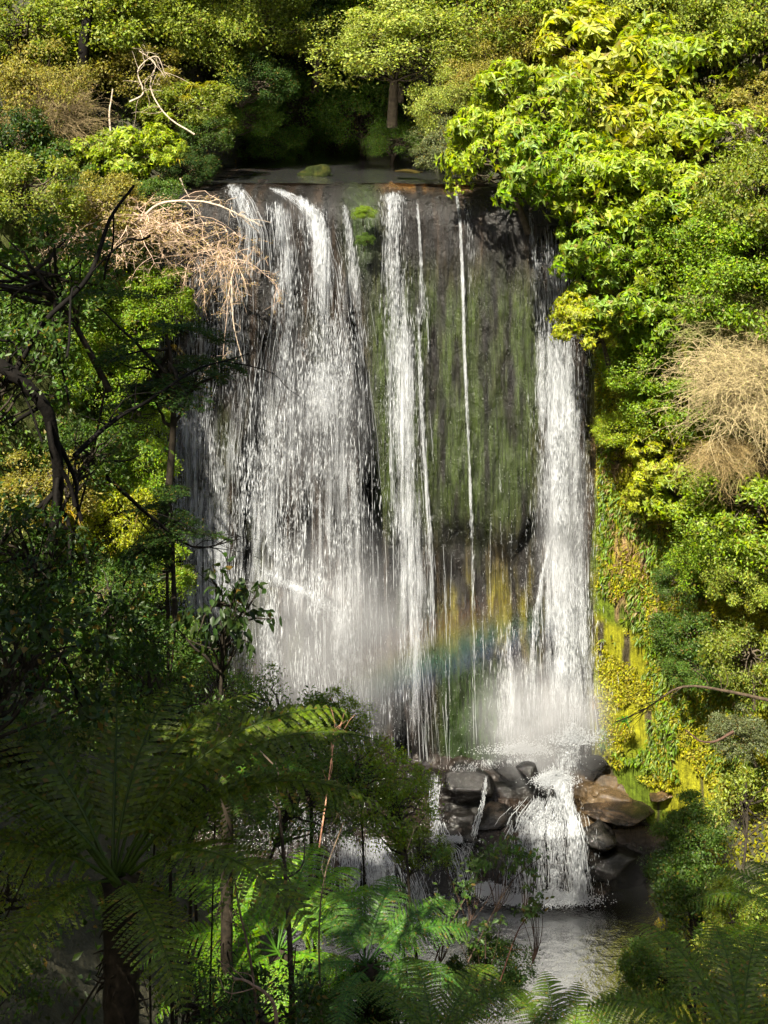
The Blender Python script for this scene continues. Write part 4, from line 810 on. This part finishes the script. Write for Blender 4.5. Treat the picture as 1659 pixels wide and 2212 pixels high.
fern('tree_fern', P(1760, 2020, 14.5), 1.6, [(120, 1, 10, .8), (150, 1, 8, .95), (175, 1, 4, 1), (195, 2, 4, 1), (215, 2, 0, .9), (95, 0, 8, .8), (240, 2, -5, .8)],
     FM, 'fern at the frame side spreading over the dim bank', rad=.10)
fern('tree_fern', P(490, 1660, 17.5), 1.45, [(20, 1, 6, .9), (45, 1, 10, .8), (0, 2, 4, .9), (160, 1, 8, .9), (190, 2, 2, .9), (120, 1, 10, .8), (330, 2, -4, .8), (290, 2, -8, .6)],
     (.07, .135, .012), 'small tree fern below the leafy sapling, in front of the mist', rad=.08)
fern('tree_fern', P(950, 2260, 14.0), 1.7, [(30, 1, 6, .8), (60, 1, 8, .8), (110, 1, 8, .8), (150, 1, 6, .8), (0, 2, 2, .9), (180, 2, 2, .9), (330, 2, -4, .7)],
     FM, 'tree fern at the bottom edge between the thin stems and the shallows', rad=.09)
fern('ground_fern', P(300, 860, 36.0), .9, [(q * 40, 2, 0, 1) for q in range(9)], (.12, .25, .02), 'small bright fern on the bank behind the dark branches', trunk=.3, rad=.05, group='small ferns')
fern('ground_fern', P(490, 1610, 26.0), .7, [(q * 45, 2, 0, 1) for q in range(8)], (.12, .2, .02), 'small yellowish fern tuft above the small tree fern', trunk=.3, rad=.05, group='small ferns')

# strap-leaved tufts
def tuft_mesh(seed, n=46):
    g = np.random.default_rng(seed); a = g.uniform(0, 6.283, n); el = g.uniform(.3, 1.3, n); d = np.stack([np.cos(a) * np.cos(el), np.sin(a) * np.cos(el), np.sin(el)], -1); t = np.linspace(0, 1, 6)[None, :, None]; ln = g.uniform(.7, 1.1, (n, 1, 1))
    p = d[:, None] * ln * t + np.array([0, 0, -.75]) * ln * t ** 2.3; s = np.stack([-np.sin(a), np.cos(a), 0 * a], -1)[:, None] * (.028 * np.array([.8, 1, 1, .8, .5, .05]))[None, :, None]
    V = np.stack([p - s, p - [0, 0, .012], p + s], 2); i = np.arange(n * 18).reshape(n, 6, 3); F = np.concatenate([np.stack([i[:, :-1, q], i[:, 1:, q], i[:, 1:, q+1], i[:, :-1, q+1]], -1).reshape(-1, 4) for q in (0, 1)])
    return MB().add(V.reshape(-1, 3), F, np.repeat(g.random(n), 18)).mesh('strap_leaves', LEAF)
TUFT = [tuft_mesh(q) for q in range(3)]
for i, (dx, dy, Y, s, c, lab) in enumerate([
    (420, 190, 42.6, .6, (.26, .24, .02), 'yellowish strap-leaved tuft, topmost of the cluster above the lip'), (455, 185, 42.8, .5, (.24, .24, .02), 'strap-leaved tuft next to the topmost one, nearer the gully'),
    (400, 215, 42.2, .6, (.22, .2, .02), 'strap-leaved tuft in the middle of the cluster above the lip'), (360, 255, 41.6, .6, (.2, .25, .02), 'greenish strap-leaved tuft under the cluster'),
    (385, 345, 40.8, .5, (.28, .22, .02), 'golden strap-leaved tuft just beside the shaded end of the lip'), (355, 310, 41.2, .35, (.3, .16, .02), 'orange strap-leaved tuft beside the smaller lime bush'),
    (215, 745, 36.2, .6, (.22, .2, .02), 'yellow strap-leaved tuft among the sunlit bank bushes'), (370, 755, 37.6, .45, (.3, .2, .02), 'golden strap-leaved tuft on the edge of the veil'),
    (300, 1110, 35.0, .7, (.26, .2, .02), 'golden strap-leaved tuft low on the shaded bank'), (140, 1110, 33.6, .8, (.3, .19, .02), 'amber strap-leaved tuft low at the frame side'),
    (1560, 1050, 34.6, .7, (.16, .17, .05), 'drooping greyish strap-leaved tuft under the straw shrubs'), (1600, 1040, 34.0, .7, (.18, .17, .05), 'strap-leaved tuft next to the greyish one at the frame side'),
    (1350, 1560, 36.6, .45, (.05, .16, .02), 'small dark green rosette above the orange slab')]):
    t = thing('strap_tuft', P(dx, dy, Y), lab, 'plant', 'strap-leaved tufts'); o = link('strap_leaves', TUFT[i % 3], t, color=c); o.scale = (s, s, s); o.rotation_euler = (0, 0, i * 1.3)

# ------------------------------------------------------------------ moss, wall plants, undergrowth (uncountable cover)
def scatter(name, label, pts, nrm, L, W, col, mat, droop=.6, cat='moss', six=False, extra=None):
    n = len(pts); D = unit(rng.normal(size=(n, 3)) * .7 + nrm * .7 + [0, 0, -droop]); N = unit(nrm + rng.normal(size=(n, 3)) * .4)
    V, F, q = leaves(pts, D, N, L * ru(.5, 1.3, n), W * ru(.6, 1.2, n), .2, six); mb = MB(); mb.add(V, F, np.repeat(rs(n), q))
    return link(name, mb.mesh(name, mat), kind='stuff', label=label, category=cat, color=col)
def wall_pts(n, x0, x1, z0, z1, thr, sd, sc_=1.4):
    x = ru(x0, x1, n * 3); z = ru(z0, z1, n * 3); ok = fbm(x * sc_, z * sc_ * .7, 0, sd, 4) > thr; x, z = x[ok][:n], z[ok][:n]; Y = face(x, z) - .13
    Y = Y - (fbm(x * 1.5, z * .55, Y * .8, 3, 5) - .5) * 2 * .47; s = np.where(x > 0, -1, 1) * .7
    return np.stack([x, Y, z], -1), np.stack([s, -.72 + 0 * s, .1 + 0 * s], -1)
p, n_ = wall_pts(40000, 6.35, 10.5, 2.6, 14.5, .40, 501); scatter('moss', 'yellow-green moss coating the sunlit wall beside the falls', p, n_, .09, .05, (.27, .26, .012), LEAF_DULL)
p, n_ = wall_pts(9000, 6.4, 11, 3, 15, .53, 502); scatter('wall_fern', 'green hanging fern leaves on the mossy wall', p, n_, .2, .06, (.12, .19, .015), LEAF, droop=1.2, cat='fern')
p, n_ = wall_pts(1500, 6.5, 10, 7, 15, .57, 503); scatter('dry_leaves', 'dry brown hanging leaves on the mossy wall', p, n_, .2, .05, (.2, .14, .06), LEAF_DULL, droop=1.3, cat='leaves')
p, n_ = wall_pts(14000, -12, -6.7, 2, 19, .42, 504); scatter('undergrowth', 'low leafy undergrowth covering the shaded bank', p, n_, .16, .08, (.07, .13, .015), LEAF, cat='undergrowth')
x = ru(-16, 16, 26000); z = ru(19, 34, 26000); Yh_ = hill(x, z) - .1; scatter('undergrowth', 'low leafy undergrowth between the trees above the lip', np.stack([x, Yh_, z], -1), np.tile([0, -.7, .7], (len(x), 1)), .2, .1, (.06, .09, .015), LEAF_DULL, cat='undergrowth')
x = ru(6.6, 13, 22000); y = ru(24, 38, 22000); z = ground(x, y) + .05; ok = fbm(x, y, 0, 505) > .42
scatter('moss', 'mossy and leafy ground cover on the sunny bank beside the pool', np.stack([x, y, z], -1)[ok], np.tile([-.6, -.3, .7], (ok.sum(), 1)), .13, .07, (.19, .19, .012), LEAF_DULL, droop=.1)
x = ru(-14, 14, 26000); y = ru(6, 33, 26000); z = ground(x, y) + .1; ok = z > .1
scatter('undergrowth', 'dark leafy undergrowth on the near slope', np.stack([x, y, z], -1)[ok], np.tile([0, -.3, .9], (ok.sum(), 1)), .2, .1, (.04, .07, .012), LEAF, droop=0, cat='undergrowth')

# ------------------------------------------------------------------ near, shaded plants
G3 = 'shaded trees on the near slope'
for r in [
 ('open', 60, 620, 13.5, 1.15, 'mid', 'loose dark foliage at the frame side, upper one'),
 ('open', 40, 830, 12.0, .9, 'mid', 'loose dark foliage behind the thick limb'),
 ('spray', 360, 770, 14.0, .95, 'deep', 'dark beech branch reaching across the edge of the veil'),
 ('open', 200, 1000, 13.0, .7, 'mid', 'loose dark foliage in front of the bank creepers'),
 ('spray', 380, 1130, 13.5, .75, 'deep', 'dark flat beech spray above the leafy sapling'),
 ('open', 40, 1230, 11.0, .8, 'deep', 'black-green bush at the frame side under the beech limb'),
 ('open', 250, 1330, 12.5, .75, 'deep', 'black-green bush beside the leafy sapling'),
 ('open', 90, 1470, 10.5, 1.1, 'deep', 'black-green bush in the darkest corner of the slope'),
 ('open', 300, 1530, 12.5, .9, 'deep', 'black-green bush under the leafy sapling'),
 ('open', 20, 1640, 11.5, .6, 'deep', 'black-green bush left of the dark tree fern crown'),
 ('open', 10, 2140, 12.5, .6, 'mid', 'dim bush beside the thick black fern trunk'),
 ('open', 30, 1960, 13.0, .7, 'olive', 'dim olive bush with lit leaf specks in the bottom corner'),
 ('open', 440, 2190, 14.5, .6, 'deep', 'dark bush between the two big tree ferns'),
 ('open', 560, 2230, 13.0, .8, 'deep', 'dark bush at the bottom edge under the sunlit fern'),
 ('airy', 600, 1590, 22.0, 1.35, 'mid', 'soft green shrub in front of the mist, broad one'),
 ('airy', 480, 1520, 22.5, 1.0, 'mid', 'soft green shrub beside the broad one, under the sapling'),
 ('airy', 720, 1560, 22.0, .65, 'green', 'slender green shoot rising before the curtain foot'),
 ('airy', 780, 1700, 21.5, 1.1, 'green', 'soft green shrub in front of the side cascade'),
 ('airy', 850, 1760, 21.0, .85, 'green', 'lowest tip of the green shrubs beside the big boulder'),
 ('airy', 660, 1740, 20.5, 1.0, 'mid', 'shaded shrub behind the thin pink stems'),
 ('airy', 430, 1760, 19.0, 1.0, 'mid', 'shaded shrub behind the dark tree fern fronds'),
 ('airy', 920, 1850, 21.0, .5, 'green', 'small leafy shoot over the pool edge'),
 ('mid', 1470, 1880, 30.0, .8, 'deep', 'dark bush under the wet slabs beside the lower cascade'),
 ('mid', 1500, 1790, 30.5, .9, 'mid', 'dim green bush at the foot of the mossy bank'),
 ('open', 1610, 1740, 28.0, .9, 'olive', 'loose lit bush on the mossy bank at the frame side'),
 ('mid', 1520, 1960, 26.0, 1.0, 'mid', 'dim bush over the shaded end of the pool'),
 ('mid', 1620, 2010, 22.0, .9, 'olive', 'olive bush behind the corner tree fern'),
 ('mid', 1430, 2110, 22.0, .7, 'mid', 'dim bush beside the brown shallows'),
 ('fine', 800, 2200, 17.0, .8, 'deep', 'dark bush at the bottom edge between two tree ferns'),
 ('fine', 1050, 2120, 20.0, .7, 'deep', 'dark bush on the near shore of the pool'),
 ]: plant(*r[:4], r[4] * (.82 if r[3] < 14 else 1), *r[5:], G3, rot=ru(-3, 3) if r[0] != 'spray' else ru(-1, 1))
plant('sprig', 470, 1310, 13.0, .66, (.03, .055, .012), 'leafy sapling with drooping oval leaves against the white water', G3, rot=.3)
def beech_limb(pts, r0, r1, lab, seed, side=8): branch('dark_limb', pts, r0, r1, (.006, .005, .004), lab, 'branch', 'dark limbs on the near slope', side, seed, sl=.9)
beech_limb([(-20, 770, 11.5), (60, 840, 11.5), (105, 920, 11.6), (115, 1100, 11.8), (60, 1500, 12)], .06, .05, 'thick dark limb bending down at the frame side', 21)
beech_limb([(290, 400, 12.5), (240, 470, 12.3), (190, 600, 12), (95, 700, 11.8), (20, 830, 11.6)], .014, .03, 'thin dark limb rising diagonally past the bright lime bush', 22)
beech_limb([(160, 985, 12.5), (230, 920, 12.8), (330, 860, 13.2), (420, 800, 13.6), (540, 760, 14)], .028, .006, 'slender dark branch reaching right across the veil', 23, 14)
beech_limb([(230, 1030, 12.5), (330, 1120, 13), (420, 1180, 13.3), (520, 1160, 13.6)], .022, .005, 'slender dark branch sagging above the leafy sapling', 24, 12)
beech_limb([(205, -150, 42.5), (190, 20, 42.2), (172, 160, 42), (168, 330, 42.5)], .16, .2, 'dark upright trunk in the top corner', 25, 3)
ST = 'thin stems in the foreground'
for i, (pts, r0, r1, c, lab) in enumerate([
 ([(635, 2300, 13.5), (625, 2050, 13.5), (612, 1880, 13.6), (598, 1700, 13.7)], .035, .014, (.05, .04, .03), 'tall thin dark stem standing in front of the side cascade'),
 ([(560, 2300, 13.0), (545, 2100, 13.1), (515, 1950, 13.2), (490, 1800, 13.3)], .018, .007, (.16, .11, .08), 'thin leaning brown stem before the sunlit fern'),
 ([(690, 1830, 16), (715, 1650, 16.2), (725, 1560, 16.3)], .012, .006, (.45, .25, .16), 'thin pinkish stem lit in front of the green shrubs'),
 ([(600, 2330, 12), (590, 2180, 12), (540, 2130, 12.1), (500, 2120, 12.2)], .022, .008, (.26, .18, .13), 'pale crooked branch low at the bottom edge'),
 ([(700, 2300, 14.5), (690, 2050, 14.6), (700, 1900, 14.8), (740, 1780, 15)], .014, .005, (.12, .09, .06), 'thin forked stem rising past the sunlit fern'),
 ([(590, 1650, 17), (545, 1610, 17), (490, 1590, 17)], .012, .006, (.5, .36, .25), 'pale stick lying across the yellowish fern tuft'),
 ([(585, 1610, 17), (583, 1580, 17), (568, 1550, 17)], .010, .005, (.5, .36, .25), 'short pale upright stick above the yellowish fern tuft'),
 ([(925, 2120, 19), (960, 2020, 19.2), (1010, 1930, 19.4), (1040, 1880, 19.5)], .012, .004, (.07, .05, .035), 'thin dark shoot over the pool, the one nearest the sunlit fern'),
 ([(1010, 2080, 19), (1060, 1980, 19.3), (1110, 1900, 19.5), (1170, 1850, 19.6)], .012, .004, (.07, .05, .035), 'thin dark shoot leaning over the lower cascade'),
 ([(1080, 2120, 19), (1120, 2010, 19.2), (1170, 1950, 19.4)], .012, .004, (.09, .045, .03), 'thin reddish shoot before the pool foam'),
 ([(850, 2150, 18), (880, 2000, 18), (870, 1880, 18.2), (900, 1780, 18.3)], .012, .004, (.05, .04, .03), 'thin dark stem in front of the side cascade, nearest the pool'),
 ]): branch('thin_stem', pts, r0, r1, c, lab, 'stem', ST, side=0 if i in (5, 6) else 7, seed=60 + i, sl=.55)
# loose leaf sprays of the shoots over the pool
mb = MB(); g = np.random.default_rng(77); n = 900
for i, (dx, dy, Y, sx_, sy_, k) in enumerate([(1010, 1880, 19.5, 55, 50, 300), (1070, 1850, 19.5, 40, 35, 200), (1130, 1850, 19.5, 45, 30, 150), (1030, 2020, 19.2, 50, 40, 200), (1150, 1960, 19.4, 40, 40, 160), (950, 1960, 19.3, 40, 60, 160)]):
    root = thing('pool_shoot', P(dx, dy + 50, Y), ['leafy shoot over the rills between boulder and pool', 'leafy shoot in front of the lower cascade top', 'leafy shoot at the outer side of the lower cascade', 'leafy shoot low over the pool', 'leafy shoot in front of the pool foam', 'leafy shoot beside the side cascade foam'][i], 'shoot', 'leafy shoots over the pool')
    cx_ = g.normal(size=(9, 2)) * [sx_ * .6, sy_ * .6]; j = g.integers(0, 9, k); p = P(dx + cx_[j, 0] + g.normal(size=k) * sx_ * .22, dy + cx_[j, 1] + g.normal(size=k) * sy_ * .16, Y + g.normal(size=k) * .25) - np.array(root.location)
    V, F, q = leaves(p, unit(g.normal(size=(k, 3)) + [0, 0, -.2]), unit(g.normal(size=(k, 3)) * .5 + [0, -.3, 1]), .085, .04, .1, True); link('leaves', MB().add(V, F, np.repeat(g.random(k), q)).mesh('leaves', LEAF), root, color=(.06, .11, .02))
    st = np.array([0, 0, -.5]); b = P(dx + cx_[:, 0], dy + cx_[:, 1], Y + 0 * cx_[:, 0]) - np.array(root.location); t_ = np.linspace(0, 1, 6)[None, :, None]; V, F = tubes(st + (b - st)[:, None] * t_ + np.array([.06, 0, -.08]) * np.sin(t_ * 3.14), np.linspace(.008, .003, 6)[None], 4)
    link('stem', MB().add(V, F).mesh('stem', BARK), root, color=(.06, .04, .03))

# ------------------------------------------------------------------ tall trees on the viewer's slope, outside the frame: their shade falls on the foreground
for i, (x, y, z, R) in enumerate([(-12, 1.5, 29, 3.0), (-4.4, 6.2, 29.5, 3.0), (-9.5, 9, 28, 3.2), (-12.5, 12, 27.5, 3.2), (-2.2, 1.5, 30, 2.6), (-5, -3.4, 30, 3.0), (-8.2, 12.2, 29.5, 2.5), (-6.2, 9.4, 30.5, 2.3), (-3.4, 12.3, 30.5, 2.2), (-14, 6, 30, 3.2), (-5.2, 6.8, 20.5, 1.8), (-8.3, 6.6, 29.5, 1.7), (-3.6, 4.5, 22.5, 1.3), (-4.0, 6.2, 21, 1.5), (-6.4, 5.6, 21.5, 1.6)]):
    plant('mid', 0, 0, 5, R, 'mid', 'tall tree on the near slope beyond the frame', 'tall trees on the near slope', wz=(x, y, z), rot=1.57 + ru(-.35, .35))
